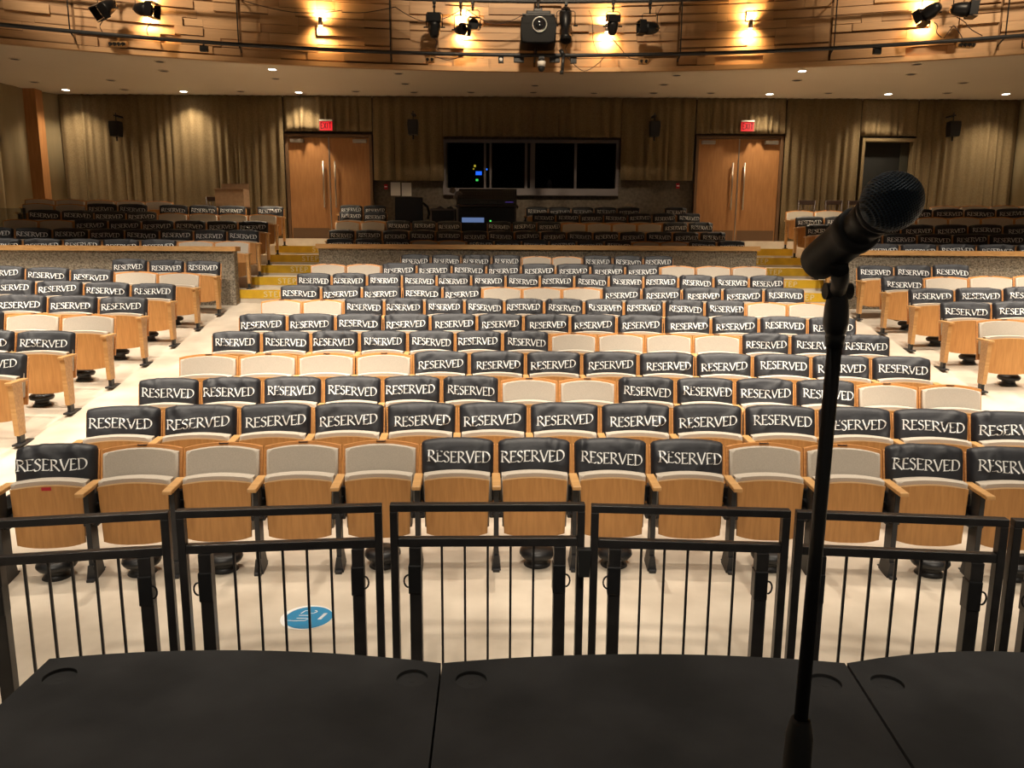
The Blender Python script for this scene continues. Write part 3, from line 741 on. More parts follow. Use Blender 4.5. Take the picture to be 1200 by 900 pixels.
# ------------------------------------------------------------------ guard rails
ends = [((-46, 611), (198, 598.5)), ((206.5, 597.5), (447.5, 590.5)), ((457, 590), (685.5, 589.5)), ((693, 591), (926, 597)), ((933, 598), (1181, 607.5)), ((1187, 608), (1440, 621))]
names = ['section cut by the photo edge beside the deck corner', 'section in front of the blue floor sticker', 'middle section facing the open end of the deck joint', 'section between the middle one and the microphone stand', 'section crossed by the microphone stand', 'section cut off beyond the microphone stand']
GH = .98
for (pa, pb), nm in zip(ends, names):
    a = at_h(pa[0], pa[1], GH); b = at_h(pb[0], pb[1], GH); d = (b-a); d.z = 0; L = d.length; rz = math.atan2(d.y, d.x)
    r = empty('guard_rail', 'black metal crowd rail, '+nm, 'guard rail', (a.x, a.y, 0), rz, 'guard rails along the stage front')
    P = .033
    m = MB(); m.box(0, L, -.021, .021, GH-.032, GH, .003); m.build('top_rail', 'rail', r)
    m = MB(); m.box(P, L-P, -.019, .019, GH-.19, GH-.152, .003); m.build('middle_rail', 'rail', r)
    m = MB(); m.box(P, L-P, -.018, .018, .10, .135, .003); m.build('bottom_rail', 'rail', r)
    for x in (0, L-P): m = MB(); m.box(x, x+P, -.021, .021, 0.0, GH-.032, .003); m.build('end_post', 'rail', r)
    for x in (.08, L-.132):
        m = MB(); m.box(x, x+.052, -.026, .026, 0, GH-.19, .003); po = m.build('support_post', 'rail', r)
        m = MB(); xx = x-.004 if x < L/2 else x+.052
        m.tube([(xx+.018*math.cos(t*PI/8)*(1 if x > L/2 else -1), -.03, GH-.34+.028*math.sin(t*PI/8)) for t in range(-4, 5)], .004); m.box(x-.004, x+.052, -.032, .03, GH-.40, GH-.27, .004)
        m.build('clamp_ring', 'black', po)
    xs_ = [.075+.048+(L-.25-.048+.0)*(q+1)/6+.0 for q in range(5)]
    x0_, x1_ = .132, L-.132
    for q in range(5):
        x = x0_+(x1_-x0_)*(q+.88)/5.76
        m = MB(); m.box(x-.005, x+.005, -.005, .005, .135, GH-.19); m.build('baluster', 'rail', r)
# pocket hung on the middle rail joint
p = at_h(687, 600, GH); m = MB(); m.prism([(-.022, .68), (.022, .68), (.028, .80), (-.028, .80)], -.02, .02); o = m.build('cable_pocket', 'rubber'); o.location = (p.x, p.y+.045, 0)
tag(o, 'small black pouch hanging behind the joint of two rail sections', 'pouch')

# ------------------------------------------------------------------ stage decks
DH = .52
def deck(name, label, front_px, back_pts, holes, grp='stage deck panels'):
    """top outline: arc of front pixels, then back corners; holes: pixel centres"""
    pts = [at_h(px, py, DH).to_2d() for px, py in front_px]+[Vector(b) for b in back_pts]
    cu = bpy.data.curves.new('outline', 'CURVE'); cu.dimensions = '2D'; cu.fill_mode = 'BOTH'; cu.extrude = .06; cu.bevel_depth = .002
    def spl(ps):
        s = cu.splines.new('POLY'); s.points.add(len(ps)-1)
        for i, q in enumerate(ps): s.points[i].co = (q[0], q[1], 0, 1)
        s.use_cyclic_u = True
    spl(pts); hc = []
    for px, py in holes:
        h = at_h(px, py, DH); hc.append(h); spl([(h.x+.058*math.cos(2*PI*k/36), h.y+.058*math.sin(2*PI*k/36)) for k in range(36)])
    tmp = bpy.data.objects.new('tmp', cu); C.objects.link(tmp); dg = bpy.context.evaluated_depsgraph_get()
    me = bpy.data.meshes.new_from_object(tmp.evaluated_get(dg)); bpy.data.objects.remove(tmp); me.materials.clear(); me.materials.append(M['deck'])
    r = empty(name, label, 'stage deck', (pts[0].x, pts[0].y, 0), 0, None)
    off = (-pts[0].x, -pts[0].y)
    obj('deck_top', me, r, (off[0], off[1], DH-.062))
    m = MB(); n = len(pts); cx = sum(p.x for p in pts)/n; cy = sum(p.y for p in pts)/n
    ins = [Vector((p.x+(cx-p.x)*.03, p.y+(cy-p.y)*.03)) for p in pts]
    a = [m.bm.verts.new((q.x+off[0], q.y+off[1], .0)) for q in ins]; b = [m.bm.verts.new((q.x+off[0], q.y+off[1], DH-.125)) for q in ins]
    m.bm.faces.new(a[::-1]); m.bm.faces.new(b)
    for i in range(n): m.bm.faces.new((a[i], a[(i+1) % n], b[(i+1) % n], b[i]))
    m.build('deck_skirt', 'deck_side', r)
    for h in hc:
        m = MB(); m.cyl((0, 0, -.022), (0, 0, -.013), .0585, n=36); m.mi = 1; m.cyl((0, 0, -.013), (0, 0, -.0125), .012, n=20)
        m.build('leg_socket', ['deck', 'deck_side'], r, loc=(h.x+off[0], h.y+off[1], DH))
    return r
def qarc(p0, pm, p1, n=14):      # parabola through three pixels
    (x0, y0), (xm, ym), (x1, y1) = p0, pm, p1; out = []
    for i in range(n+1):
        x = x0+(x1-x0)*i/n
        out.append((x, y0*(x-xm)*(x-x1)/((x0-xm)*(x0-x1))+ym*(x-x0)*(x-x1)/((xm-x0)*(xm-x1))+y1*(x-x0)*(x-xm)/((x1-x0)*(x1-xm))))
    return out
def ext(p0, p1, ytarget):
    a = at_h(*p0, DH); b = at_h(*p1, DH); t = (ytarget-a.y)/(b.y-a.y); return (a.x+(b.x-a.x)*t, ytarget)
YK = -1.3
s1 = ext((516, 777), (501, 900), YK); s1b = ext((519, 777), (505.5, 900), YK)
s2 = ext((989.5, 777), (1067.5, 900), YK); s2b = ext((993.5, 777), (1073, 900), YK)
s0 = ext((58, 772), (0, 826), YK)
deck('stage_deck', 'black carpeted wedge deck with angled outer corner, in front of the sticker', qarc((58, 772), (290, 762), (516, 777)), [s1, s0], [(70, 792), (483, 794)])
deck('stage_deck', 'middle black carpeted wedge deck that the microphone stand rises over', qarc((519, 777), (768, 766.5), (989.5, 777)), [s2, s1b], [(552, 796), (967, 799)])
deck('stage_deck', 'black carpeted wedge deck past the joint beyond the microphone stand', qarc((993.5, 777), (1250, 769), (1500, 835)), [(s2b[0]+1.6, YK), s2b], [(1040, 800)])

# ------------------------------------------------------------------ microphone and stand
root = empty('microphone_stand', 'tall black straight microphone stand rising from the stage deck', 'microphone stand', (0, 0, 0))
top = at_d(981, 372, .845); low = at_d(936, 870, .905); dirn = (top-low).normalized()
base = low + dirn*((DH+.03-low.z)/dirn.z)
root.location = (base.x, base.y, DH)
loc = lambda p: Vector(p)-Vector((base.x, base.y, DH))
clutch = low + dirn*.03
m = MB(); m.cyl(loc(clutch), loc(top), .0079, n=20); m.build('upper_tube', 'black', root)
m = MB(); m.lathe([(.0, -.15), (.0135, -.15), (.0165, -.10), (.0155, -.02), (.012, -.004), (.0105, 0), (0, 0)], loc(clutch), dirn, 24); m.build('height_clutch', 'rubber', root)
m = MB(); m.cyl((0, 0, .02), loc(clutch-dirn*.14), .0115, n=20); m.build('lower_tube', 'black', root)
m = MB(); m.lathe([(0, 0), (.13, 0), (.13, .012), (.11, .022), (.02, .03), (.014, .05), (0, .05)], n=48); m.build('base', 'iron', root)
top2 = at_d(983, 328, .83)
m = MB(); m.lathe([(0, 0), (.0095, 0), (.0105, .012), (.0095, .014), (.0115, .018), (.0135, .028), (.0125, .045), (.010, .06), (.0085, .066), (0, .066)], loc(top-dirn*.032), (top2-top).normalized()+dirn*.3, 24); m.build('thread_collar', 'black', root)
# clip holding the mic
mh = at_d(1045, 236, .635); mt = at_d(959, 307, .755); ax = (mt-mh).normalized(); LM = (mt-mh).length
clip = empty('microphone_clip', 'black rubber microphone clip on top of the stand, gripping the mic handle', 'microphone clip', (mt.x, mt.y, mt.z))
lc = lambda p: Vector(p)-mt
m = MB(); m.lathe([(.0, 0), (.0155, .0), (.0182, .004), (.0188, .02), (.0188, .05), (.0192, .066), (.0205, .068), (.0205, .078), (.018, .08), (.0, .08)], lc(mt+ax*.004), -ax, 32); m.build('clip_sleeve', 'rubber', clip)
cp = mt-ax*.04 - _U*.018
m = MB(); tp = top2-dirn*.012
m.tube([lc(tp), lc(tp+(cp-tp)*.4+_R*.002), lc(cp-_U*.004), lc(cp)], .0085, 12); m.cyl(lc(tp+_R*.014), lc(tp-_R*.014), .009); m.build('clip_swivel', 'rubber', clip)
mic = empty('microphone', 'black handheld microphone with round blue-grey mesh head, clipped to the stand', 'microphone', (mh.x, mh.y, mh.z))
lm = lambda p: Vector(p)-mh
m = MB(); prof = []
BR = .0246
for i in range(17):
    a = -PI/2+i*PI/16; 
    prof.append((max(.0001, BR*math.cos(a)), BR*math.sin(a)))
m.lathe([(r_, h_) for r_, h_ in prof], (0, 0, 0), (0, 0, 1), 48)
m.build('grille_ball', 'grille', mic)
m = MB(); m.lathe([(.0, .0165), (.0186, .0165), (.0196, .019), (.0186, .0225), (0, .0225)], (0, 0, 0), ax, 40); m.build('grille_ring', 'mic_body', mic)
m = MB(); m.lathe([(.0, .0225), (.0176, .0225), (.0174, .034), (.0166, .036), (.0160, .055), (.0155, .075), (.0145, LM-.012), (.0135, LM), (0, LM)], (0, 0, 0), ax, 40); m.build('handle', 'mic_body', mic)

# ------------------------------------------------------------------ downlights under the balcony
lit = [(77, 105, 'lit recessed downlight over the pillar corner'), (215, 107, 'lit recessed downlight over the long curtain, between corner and door'), (350, 108, 'lit recessed downlight before the door on the sticker side'), (319, 81, 'lit recessed downlight close behind the timber front on the sticker side'),
       (902, 110, 'lit recessed downlight before the door on the microphone side'), (1041, 110, 'lit recessed downlight above the dark doorway'), (1179, 110, 'lit recessed downlight over the microphone-side corner'), (940, 83, 'lit recessed downlight close behind the timber front on the microphone side')]
unl = [(17, 69), (40, 96), (130, 94), (146, 105), (187, 72), (192, 83), (282, 107), (323, 92), (417, 107), (475, 98), (485, 108), (552, 108), (625, 108), (696, 109), (766, 109), (778, 99), (793, 88), (467, 86), (833, 109), (934, 94), (971, 109), (1068, 87), (1075, 75), (1110, 109), (1129, 97), (627, 100)]
m = MB(); m.lathe([(.0, 0), (.085, 0), (.10, -.006), (.10, -.014), (.0, -.014)][::1], n=24); ring_me = None
def dl_mesh(mt):
    a = MB(); a.lathe([(.078, .0), (.10, .0), (.10, -.01), (.078, -.01), (.078, 0)], n=28); r1 = a.mesh('trim_ring', 'ceil')
    b = MB(); b.cyl((0, 0, -.002), (0, 0, -.006), .078, n=28); r2 = b.mesh('lens', mt); return r1, r2
ra, rb = dl_mesh('lamp'); _, rc = dl_mesh('unlit')
for px, py, lab in lit:
    p = at_h(px, py, ZC); r = empty('ceiling_downlight', lab, 'downlight', (p.x, p.y, ZC-.001), 0, 'lit downlights under the balcony'); obj('trim_ring', ra, r); obj('lens', rb, r)
    spot('downlight_lamp', (p.x, p.y, ZC-.03), (p.x, p.y, 0), 260 if py > 100 else 650, 115 if py > 100 else 95, 1.0, (1, .82, .58), .08)
pn = {True: 'sticker-side', False: 'microphone-side'}
for i, (px, py) in enumerate(unl):
    p = at_h(px, py, ZC); row = 'row by the back wall' if py > 103 else ('middle row' if py > 90 else 'row behind the timber front')
    sd = sorted([q for q in unl if (q[1] > 103) == (py > 103) and ((q[1] > 90) == (py > 90))])
    r = empty('ceiling_downlight', 'unlit ceiling downlight, %s from sticker side in the %s' % (ORD[sd.index((px, py))], row), 'downlight', (p.x, p.y, ZC-.001), 0, 'unlit downlights under the balcony'); obj('trim_ring', ra, r); obj('lens', rc, r)

# ------------------------------------------------------------------ sconces on the timber front
SZ = at_y(372, 31, 16.0).z
for j, s in enumerate((-7.25, -4.17, -1.42, 1.42, 4.17, 7.25)):
    zc = 6.30; p = arc_pt(s, .19); a = s/ARC_R
    nm = ['beyond the two spotlights at the pillar end', 'above the sticker-side door', 'behind the clustered pair of spotlights', 'behind the spotlight next to the projector', 'above the microphone-side door', 'at the microphone end, behind tilted spotlights'][j]
    r = empty('wall_sconce', 'small up-and-down sconce glowing on balcony front, '+nm, 'wall light', (p.x, p.y, zc), -a, 'sconces on the balcony front')
    m = MB(); m.cyl((0, 0, -.075), (0, 0, .075), .042, n=20); m.box(-.02, .02, 0, .15, -.03, .03); m.build('sconce_body', 'steel', r)
    for sg in (-1, 1):
        m = MB(); m.cyl((0, 0, sg*.076), (0, 0, sg*.082), .036, n=20); m.build('lens', 'sconce_lamp', r)
        q = arc_pt(s, .19); l = spot('sconce_lamp', (q.x, q.y, zc+sg*.14), (q.x, q.y+1.0, zc+sg*.75), 95, 165, .9, (1, .66, .32), .03)

# ------------------------------------------------------------------ lighting bars
PZ = 5.70; UZ = 6.66
def bar(s0, s1, z, off, name, label):
    m = MB(); pts = []
    n = int((s1-s0)/.35)
    for i in range(n+1): p = arc_pt(s0+(s1-s0)*i/n, off); pts.append((p.x, p.y, z))
    m.tube(pts, .035, 12); return tag(m.build(name, 'iron'), label, 'lighting bar')
OFF = .62
bar(-11.2, 11.2, PZ, OFF, 'lighting_bar', 'long curved dark pipe along the bottom of the timber balcony front')
bar(-11.2, 11.2, UZ, OFF, 'lighting_bar', 'upper curved dark pipe that the spotlights and projector hang from')
for j in range(-3, 4):
    m = MB(); p = arc_pt(j*JO, OFF); q = arc_pt(j*JO, .05)
    m.cyl((p.x, p.y, PZ), (p.x, p.y, 8.9), .012, n=8); m.cyl((p.x, p.y, PZ), (q.x, q.y, PZ), .014, n=8); m.cyl((p.x, p.y, UZ), (q.x, q.y, UZ), .014, n=8)
    tag(m.build('bar_hanger', 'iron'), 'thin vertical hanger rod holding the pipes, %s from the pillar side' % ORD[j+3], 'hanger rod', 'hanger rods')

def pipe_y(px, py): # distance of the bar plane where the pixel's ray meets it
    y = 15.5
    for _ in range(8):
        x = at_y(px, py, y).x; y = ARC_Y-ARC_R+math.sqrt(max(0, (ARC_R-OFF)**2-(x-AX)**2))
    return y
def stage_light(px, py, label, yaw, pitch, size=1.0, kind='barn'):
    y = pipe_y(px, py); p = at_y(px, py, y); r = empty('stage_light', label, 'stage light', p, 0, 'stage lights on the upper pipe')
    rot = Matrix.Rotation(yaw, 4, 'Z') @ Matrix.Rotation(pitch, 4, 'X'); ks = size*1.22
    up = UZ-p.z
    m = MB(); hk = min(up-.02, .26); hw = .125*ks
    m.tube([(-hw, 0, -.01), (-hw, 0, hk-.03), (-hw+.03, 0, hk), (hw-.03, 0, hk), (hw, 0, hk-.03), (hw, 0, -.01)], .008, 6); m.cyl((-hw-.05, 0, 0), (-hw+.03, 0, 0), .014); m.cyl((hw-.03, 0, 0), (hw+.05, 0, 0), .014); m.build('yoke', 'fixture', r)
    m = MB(); m.cyl((0, 0, hk-.01), (0, 0, up), .016); m.box(-.03, .03, -.045, .045, up-.07, up+.045, .006); m.cyl((0, 0, up-.14), (0, 0, up-.11), .03); m.build('clamp', 'fixture', r)
    m = MB()
    if kind == 'barn': m.lathe([(0, .15), (.05, .15), (.075, .11), (.095, .03), (.10, -.03), (.10, -.08), (0, -.08)], (0, 0, 0), (0, 1, 0), 20)
    else: m.lathe([(0, .26), (.06, .26), (.085, .20), (.085, .05), (.065, .02), (.06, -.16), (.075, -.17), (.075, -.24), (0, -.24)], (0, 0, 0), (0, 1, 0), 20)
    for v in m.bm.verts: v.co = rot @ (v.co*ks)
    m.build('lamp_housing', 'fixture', r)
    m = MB(); q = -.08 if kind == 'barn' else -.24; R_ = .098 if kind == 'barn' else .07
    m.cyl((0, q-.004, 0), (0, q-.002, 0), R_*.85, n=20)
    if kind == 'barn':
        m.box(-.10, .10, -.20, -.08, .095, .105); m.box(-.10, .10, -.20, -.08, -.105, -.095); m.box(-.112, -.102, -.19, -.08, -.09, .09); m.box(.102, .112, -.19, -.08, -.09, .09)
    for v in m.bm.verts: v.co = rot @ (v.co*ks)
    m.build('barn_doors' if kind == 'barn' else 'lens_tube', 'fixture', r); return p
R_ = math.radians
fx = {}
fx['a'] = stage_light(125, 9, 'silvery spotlight with barn doors nearest the pillar end of the upper pipe', R_(-35), R_(38))
fx['b'] = stage_light(169, 11, 'spotlight turned sideways beside the glowing sconce at the pillar end', R_(78), R_(8) if 0 else R_(8))
fx['c'] = stage_light(509, 32, 'black spotlight pointing down, alone beside the third hanger rod', R_(0), R_(-82))
fx['d'] = stage_light(540, 35, 'small spotlight in front of a sconce glow, lens turned toward the seats', R_(40), R_(10), .8)
fx['e'] = stage_light(554, 29, 'round-faced spotlight overlapping a smaller one before the sconce glow', R_(15), R_(5), .85)
fx['f'] = stage_light(663, 30, 'long narrow ellipsoidal spotlight hanging next to the projector', R_(0), R_(65), 1.15, 'tube')
fx['g'] = stage_light(718, 31, 'dark spotlight tipped down before the sconce past the projector', R_(10), R_(-75), .85)
fx['h'] = stage_light(761, 33, 'spotlight pointing sideways with a looping cable, past the projector', R_(-82), R_(0), .95)
fx['i'] = stage_light(1090, 14, 'silvery rounded spotlight tilted before the sconce at the microphone end', R_(-145), R_(25), 1.0)
fx['j'] = stage_light(1127, 11, 'spotlight with square barn doors at the microphone end of the pipe', R_(80), R_(5), 1.0)

# projector
p = at_y(630.5, 34, pipe_y(630, 34)-.1); pr = empty('projector', 'large black projector with silver-ringed lens hung at the middle of the balcony front', 'projector', p)
m = MB()
pts = [(-.325, -.30), (-.2, -.325), (.2, -.325), (.325, -.30), (.335, 0), (.325, .13), (.29, .17), (-.29, .17), (-.325, .13), (-.335, 0)]
m.prism(pts, -.28, .28, bev=.03); m.box(-.33, .33, -.284, -.27, .03, .036); m.build('projector_housing', mat('projector_black', (.003, .003, .0035), .5, spec=.12), pr)
m = MB(); m.box(-.25, .25, -.2, .25, .17, .20, .01); m.box(-.23, .23, -.15, .2, .22, .29, .02); m.box(-.30, .30, -.2, .22, .20, .215); m.build('top_plate', 'plastic', pr)
m = MB(); m.lathe([(.125, -.01), (.14, -.01), (.14, .03), (.13, .04), (.12, .03), (.125, -.01)], (.02, -.28, .0), (0, -1, 0), 36); m.build('lens_ring', mat('silver_ring', (.5, .48, .45), .3, .6), pr)
m = MB(); m.lathe([(0, 0), (.12, 0), (.115, .02), (.06, .03), (.055, .05), (.045, .055), (.0, .045)], (.02, -.28, .0), (0, -1, 0), 32); m.build('lens', mat('lens_glass', (.01, .01, .012), .08), pr)
m = MB(); m.cyl((0, .05, .28), (0, .05, UZ-p.z+.02), .03); m.box(-.08, .08, -.02, .16, .30, .36, .006); m.cyl((-.06, .05, .3), (-.06, .05, .42), .012); m.cyl((.06, .05, .3), (.06, .05, .42), .012); m.build('ceiling_mount', 'black', pr)
m = MB(); m.cyl((-.03, .1, -.32), (-.03, .1, PZ-p.z), .02); m.build('lower_strut', 'black', pr)
# domed camera below the pipe
y = pipe_y(635, 77)-.06; p = at_y(634.5, 76, y); cm = empty('dome_camera', 'white and black dome camera hanging under the lower pipe below the projector', 'camera', p)
m = MB(); m.cyl((0, 0, -.03), (0, 0, .06), .075, .08, 24); m.build('camera_housing', 'white_plastic', cm)
m = MB(); m.lathe([(0, -.13), (.035, -.122), (.06, -.09), (.068, -.05), (.068, -.03), (0, -.03)], n=24); m.build('dome', 'plastic', cm)
m = MB(); m.cyl((0, 0, .06), (0, 0, .12), .07, .05, 20); m.box(-.05, .05, -.04, .06, .10, max(.16, PZ-p.z)); m.build('bracket', 'black', cm)
# handheld-length fixture hanging at the pipe
p = at_y(659, 70, pipe_y(659, 70)-.05); m = MB(); m.cyl((-.0, 0, -.22), (.02, 0, .1), .03); m.cyl((.02, 0, .08), (-.03, .03, .18), .04); m.cyl((-.01, 0, -.26), (-.01, 0, -.2), .038)
o = m.build('pole_microphone', 'black'); o.location = p; tag(o, 'slim black shotgun microphone hanging down beside the dome camera', 'microphone')
# outlet boxes under the lower pipe
for px, py, ww, hh, mt_, lab in ((608, 70, .2, .1, 'black', 'flat black box under the pipe below the projector, nearer the pillar side'), (650, 70, .2, .1, 'black', 'flat black box under the pipe between dome camera and shotgun microphone'), (672, 70.5, .12, .12, 'black', 'square black box under the pipe past the shotgun microphone'),
                          (587, 70, .1, .12, 'black', 'small black box with pale dial under the lower pipe'), (504, 70, .17, .1, 'steel', 'steel outlet box with two plugs, under the lone downward spotlight'), (754, 72, .18, .1, 'steel', 'steel outlet box with two plugs, under the sideways spotlight'),
                          (239, 57, .14, .1, 'black', 'small black outlet box under the pipe toward the pillar side'), (1028, 59, .14, .13, 'black', 'black box under the pipe toward the microphone end'), (139, 52, .3, .09, 'steel', 'long outlet strip with four plugs at the pillar end'), (1131, 53, .3, .09, 'steel', 'long outlet strip with four plugs at the microphone end')):
    p = at_y(px, py, pipe_y(px, py)+.05); o = empty('outlet_box', lab, 'outlet box', p, 0, 'boxes on the lower pipe')
    m = MB(); m.box(-ww/2, ww/2, -.03, .04, -hh/2, hh/2, .006); m.box(-.015, .015, -.02, .02, hh/2, max(hh/2+.02, PZ-p.z)); m.build('box_body', mt_ if mt_ != 'steel' else 'cap', o)
    if mt_ == 'steel':
        n_ = 4 if ww > .25 else 2
        for q in range(n_):
            m = MB(); xq = -ww/2+ww*(q+.5)/n_; m.cyl((xq, -.03, .0), (xq, -.09, -.01), .026, n=12); m.cyl((xq, -.09, -.01), (xq, -.085, -.05), .01, n=8); m.build('plug', 'black', o)
    elif px == 587:
        m = MB(); m.cyl((0, -.03, .0), (0, -.04, 0), .03, n=16); m.build('dial', 'white_plastic', o)
# drooping cables
def cable(pa, pb, sagz, label, nmid=10, dy=0, r=.008):
    a = at_y(pa[0], pa[1], pipe_y(*pa)+dy); b = at_y(pb[0], pb[1], pipe_y(*pb)+dy); pts = []
    for i in range(nmid+1):
        t = i/nmid; q = a+(b-a)*t; q.z -= sagz*4*t*(1-t); q.x += .03*math.sin(t*7); pts.append(q)
    m = MB(); m.tube(pts, r, 6); tag(m.build('cable', 'brown_wood'), label, 'cable', 'cables on the balcony front')
cable((400, 14), (462, 8), .05, 'thin cable drooping from the upper pipe before the second hanger rod', dy=.1)
cable((463, 8), (542, 9), .26, 'drooping cable between the hanger rod and the clustered spotlights', dy=.05)
cable((546, 10), (612, 17), .22, 'drooping cable from the clustered spotlights to the projector', dy=.05)
cable((508, 44), (515, 61), -.0, 'short cable from the lone spotlight down to the lower pipe')
cable((512, 67), (540, 66), .06, 'cable looping under the lower pipe near the steel outlet box', dy=.03)
cable((663, 47), (665, 63), 0, 'short cable from the long spotlight to the lower pipe')
cable((664, 66), (707, 67), .26, 'cable swagging under the lower pipe past the square box', dy=.03)
cable((717, 45), (750, 70), .1, 'cable from the tipped spotlight to the outlet box', dy=.02)
cable((765, 40), (776, 6), .0, 'cable rising from the sideways spotlight to the upper pipe', dy=.04)
cable((119, 17), (119, 38), 0, 'short cable under the silvery spotlight at the pillar end')
cable((178, 18), (172, 41), 0, 'short cable under the sideways spotlight at the pillar end')
cable((1095, 26), (1102, 44), .0, 'short cable under the silvery spotlight at the microphone end')
cable((1121, 20), (1150, 42), .0, 'long cable from the square-doored spotlight to the lower pipe', dy=.04)
cable((1106, 45), (1127, 46), -.22, 'cable arching over the lower pipe at the microphone end', dy=.03)
cable((690, 12), (700, 64), 0, 'thin cable hanging against the timber past the projector', dy=.3, r=.005)
cable((283, 0), (400, 12), .12, 'long thin cable swagging across the timber above the sticker-side door', dy=.3)

# ------------------------------------------------------------------ sound desk in the middle of the upper tier
def gear(px0, px1, py0, py1, y, dep, name, label, mt_='plastic', cat='equipment', bev=.01):
    a = at_y(px0, py1, y); b = at_y(px1, py0, y); r = empty(name, label, cat, ((a.x+b.x)/2, y, a.z))
    W = (b.x-a.x)/2; H = b.z-a.z; m = MB(); m.box(-W, W, 0, dep, 0, H, bev); m.build('casing', mt_, r); return r, W, H
YS = 16.75
r, W, H = gear(537, 604, 244, 275, YS, .55, 'sound_rack', 'black equipment rack with a blue-grey display under the mixing desk', cat='rack')
m = MB(); m.box(-W+.08, -W+.55, -.012, -.001, H-.30, H-.20); m.build('display', 'screen_blue', r)
m = MB(); m.cyl((.08, -.012, H-.27), (.08, -.0, H-.27), .02, n=12); m.build('indicator_light', 'led_green', r)
m = MB(); 
for q in range(4): m.box(-W+.02, W-.02, -.008, -.001, .06+q*.07, .062+q*.07+.05)
m.build('rack_front', 'black', r)
tb = empty('desk_table', 'pale-edged table carrying the mixing desk at the back of the hall', 'table', (at_y(571, 240, YS).x, YS+.3, 2.0)); zt = at_y(571, 240, YS-.05).z-2.0
m = MB(); m.box(-.68, .66, -.35, .4, zt-.035, zt, .004); m.mi = 1; m.box(-.64, -.6, -.3, .35, 0, zt-.035); m.box(.58, .62, -.3, .35, 0, zt-.035); m.box(-.68, .66, -.356, -.35, zt-.03, zt-.004)
m.build('table_frame', ['brown_wood', 'grey_frame'], tb)
mx_ = empty('mixing_console', 'large black mixing console on the rear table with faint lit meters', 'mixing desk', (at_y(571, 238, YS).x, YS+.05, 2.0+zt+.002))
m = MB(); P = [(-.3, 0), (.45, 0), (.45, .33), (.36, .36), (-.28, .10)]
a = [m.bm.verts.new((-.62, y, z)) for y, z in P]; b = [m.bm.verts.new((.62, y, z)) for y, z in P]; m.bm.faces.new(a); m.bm.faces.new(b[::-1])
for i in range(5): m.bm.faces.new((a[i], b[i], b[(i+1) % 5], a[(i+1) % 5]))
m.build('console_body', 'plastic', mx_)
sl = math.atan2(.26, .64)
m = MB()
for q in range(24):
    for t in range(3): m.box(-.58+q*.05, -.57+q*.05, -.2+t*.16, -.16+t*.16, .145+t*.066, .16+t*.066)
fa = m.build('fader_bank', 'grey_frame', mx_)
m = MB(); m.box(-.15, .02, -.292, -.286, .03, .045); m.box(.05, .2, -.292, -.286, .03, .045); m.mi = 1; m.box(.38, .55, -.292, -.286, .03, .05); m.build('meter_strip', ['grey_frame', 'led_purple'], mx_)
# knobbly lamp and headphones at the desk end
p = at_y(533, 226, YS+.1); m = MB(); m.lathe([(0, 0), (.09, 0), (.11, .05), (.08, .12), (.05, .16), (0, .17)], n=20); m.lathe([(0, .0), (.05, .02), (.07, .08), (.03, .13), (0, .13)], (-.1, 0, .12), (-.5, -.2, 1), 16)
m.cyl((0, 0, -.12), (0, 0, .02), .05); o = m.build('desk_fan', 'grey_frame'); o.location = (p.x+.08, p.y, 2.0+zt+.12); tag(o, 'small grey clip fan at the end of the mixing console', 'fan')
r, W, H = gear(463, 495, 231, 262, YS+.25, .10, 'computer_monitor', 'black computer monitor seen dark beside the mixing table', cat='monitor'); m = MB(); m.box(-W+.02, W-.02, -.006, -.001, .05, H-.03); m.build('screen', 'black', r)
m = MB(); m.box(-.12, .2, -.02, .02, .17, .23); m.build('screen_badge', mat('dim_green', (.03, .035, .025), .5), r) if 0 else m.bm.free()
m = MB(); m.tube([(W, .05, H-.12), (W+.1, .05, H-.2), (W+.13, .05, H-.35), (W+.1, .05, .1)], .03, 8); m.build('monitor_arm', 'plastic', r)
m = MB(); m.cyl((0, .06, 0), (0, .06, 2.0-r.location.z), .03); m.cyl((0, .06, 2.02-r.location.z), (0, .06, 2.0-r.location.z), .16, n=24); m.build('monitor_stand', 'plastic', r)
r, W, H = gear(504.5, 533.5, 244.5, 262, YS+.2, .4, 'small_rack', 'small pale-framed equipment rack between the monitor and the mixing table', 'grey_frame', 'rack'); m = MB(); m.box(-W+.03, W-.03, -.008, .01, .02, H-.04); m.build('rack_front', 'plastic', r)
for px, lab in ((516, 'tiny grey gadget on the small rack, nearer the monitor'), (527.5, 'tiny black gadget on the small rack, nearer the mixing table')):
    p = at_y(px, 243.5, YS+.35); m = MB(); m.box(-.06, .06, -.05, .05, 0, .05, .01); m.cyl((0, 0, .05), (0, 0, .07), .02); o = m.build('desktop_gadget', 'grey_frame' if px < 520 else 'plastic'); o.location = (p.x, p.y, p.z-.035); tag(o, lab, 'gadget')

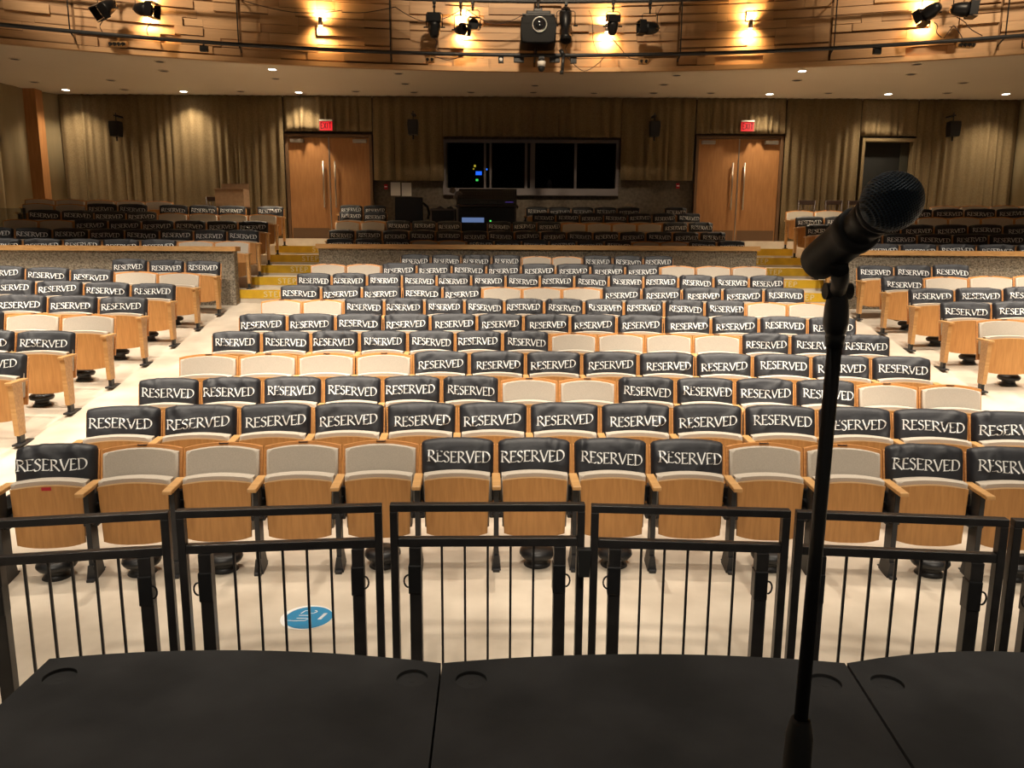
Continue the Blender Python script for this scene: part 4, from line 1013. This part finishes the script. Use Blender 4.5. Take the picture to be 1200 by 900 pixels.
# ------------------------------------------------------------------ loose chairs, box, glass guard
def wood_chair(px, label, y=YB-.75, rz=0):
    p = at_y(px, 240, y); r = empty('wooden_chair', label, 'chair', (p.x, y, 2.23), rz, None)
    k = 1.0
    for sx in (-1, 1):
        m = MB(); m.cyl((sx*.17, .16, 0), (sx*.19, .2, .95), .018, n=8); m.build('leg', 'brown_wood', r)
        m = MB(); m.cyl((sx*.19, -.18, 0), (sx*.17, -.16, .45), .02, n=8); m.build('leg', 'brown_wood', r)
    m = MB(); m.box(-.2, .2, -.2, .18, .44, .475, .01); m.build('seat', 'brown_wood', r)
    m = MB(); m.box(-.21, .21, .185, .215, .86, .96, .008); m.build('top_rail', 'brown_wood', r)
    m = MB()
    for q in range(4): x = -.12+q*.08; m.cyl((x*.9, .17, .47), (x, .2, .88), .009, n=6)
    m.build('spindle', 'brown_wood', r)
wood_chair(248, 'dark wooden spindle chair beside the cardboard box by the curtain')
wood_chair(949, 'dark wooden spindle chair by the curtain, first past the microphone-side door')
wood_chair(981, 'dark wooden spindle chair by the curtain, second past the microphone-side door')
wood_chair(1008, 'dark wooden spindle chair by the curtain, partly hidden behind the microphone')
p = at_y(273, 240, 17.9); r = empty('cardboard_box', 'open brown cardboard box standing on a stool by the long curtain', 'box', (p.x, 17.9, p.z-.05))
bb = at_y(289, 222, 17.9).z-p.z+.05
m = MB(); 
for b in ((-.32, .32, -.2, -.19, 0, bb), (-.32, .32, .19, .2, 0, bb), (-.32, -.31, -.19, .19, 0, bb), (.31, .32, -.19, .19, 0, bb), (-.31, .31, -.19, .19, 0, .01)): m.box(*b)
m.build('box_body', 'card', r)
for sy, rx in ((-.2, 0), (.2, .3)):
    m = MB(); 
    if sy > 0: m.box(-.31, .31, .2, .21, bb, bb+.14)
    else: m.box(-.32, .32, -.30, -.2, bb-.004, bb)
    m.build('box_flap', 'card', r)
zb = p.z-.05-2.23
m = MB(); m.box(-.34, .34, -.22, .22, zb-.03, zb-.002); 
for sx in (-1, 1):
    for sy in (-1, 1): m.box(sx*.3-.02, sx*.3+.02, sy*.18-.02, sy*.18+.02, 0, zb-.03)
o = m.build('low_table', 'brown_wood'); o.location = (p.x, 17.9, 2.23); tag(o, 'low dark table hidden under the cardboard box', 'table')
a = at_y(-30, 244, 14.9); b = at_y(28, 244, 14.9); m = MB(); m.box(a.x, b.x, 14.9, 14.912, 1.8, b.z); m.mi = 1; m.box(b.x-.02, b.x+.01, 14.885, 14.927, 1.75, b.z+.005)
tag(m.build('glass_guard', ['acrylic', 'iron']), 'tinted see-through guard panel at the wall end of an upper row', 'guard panel')
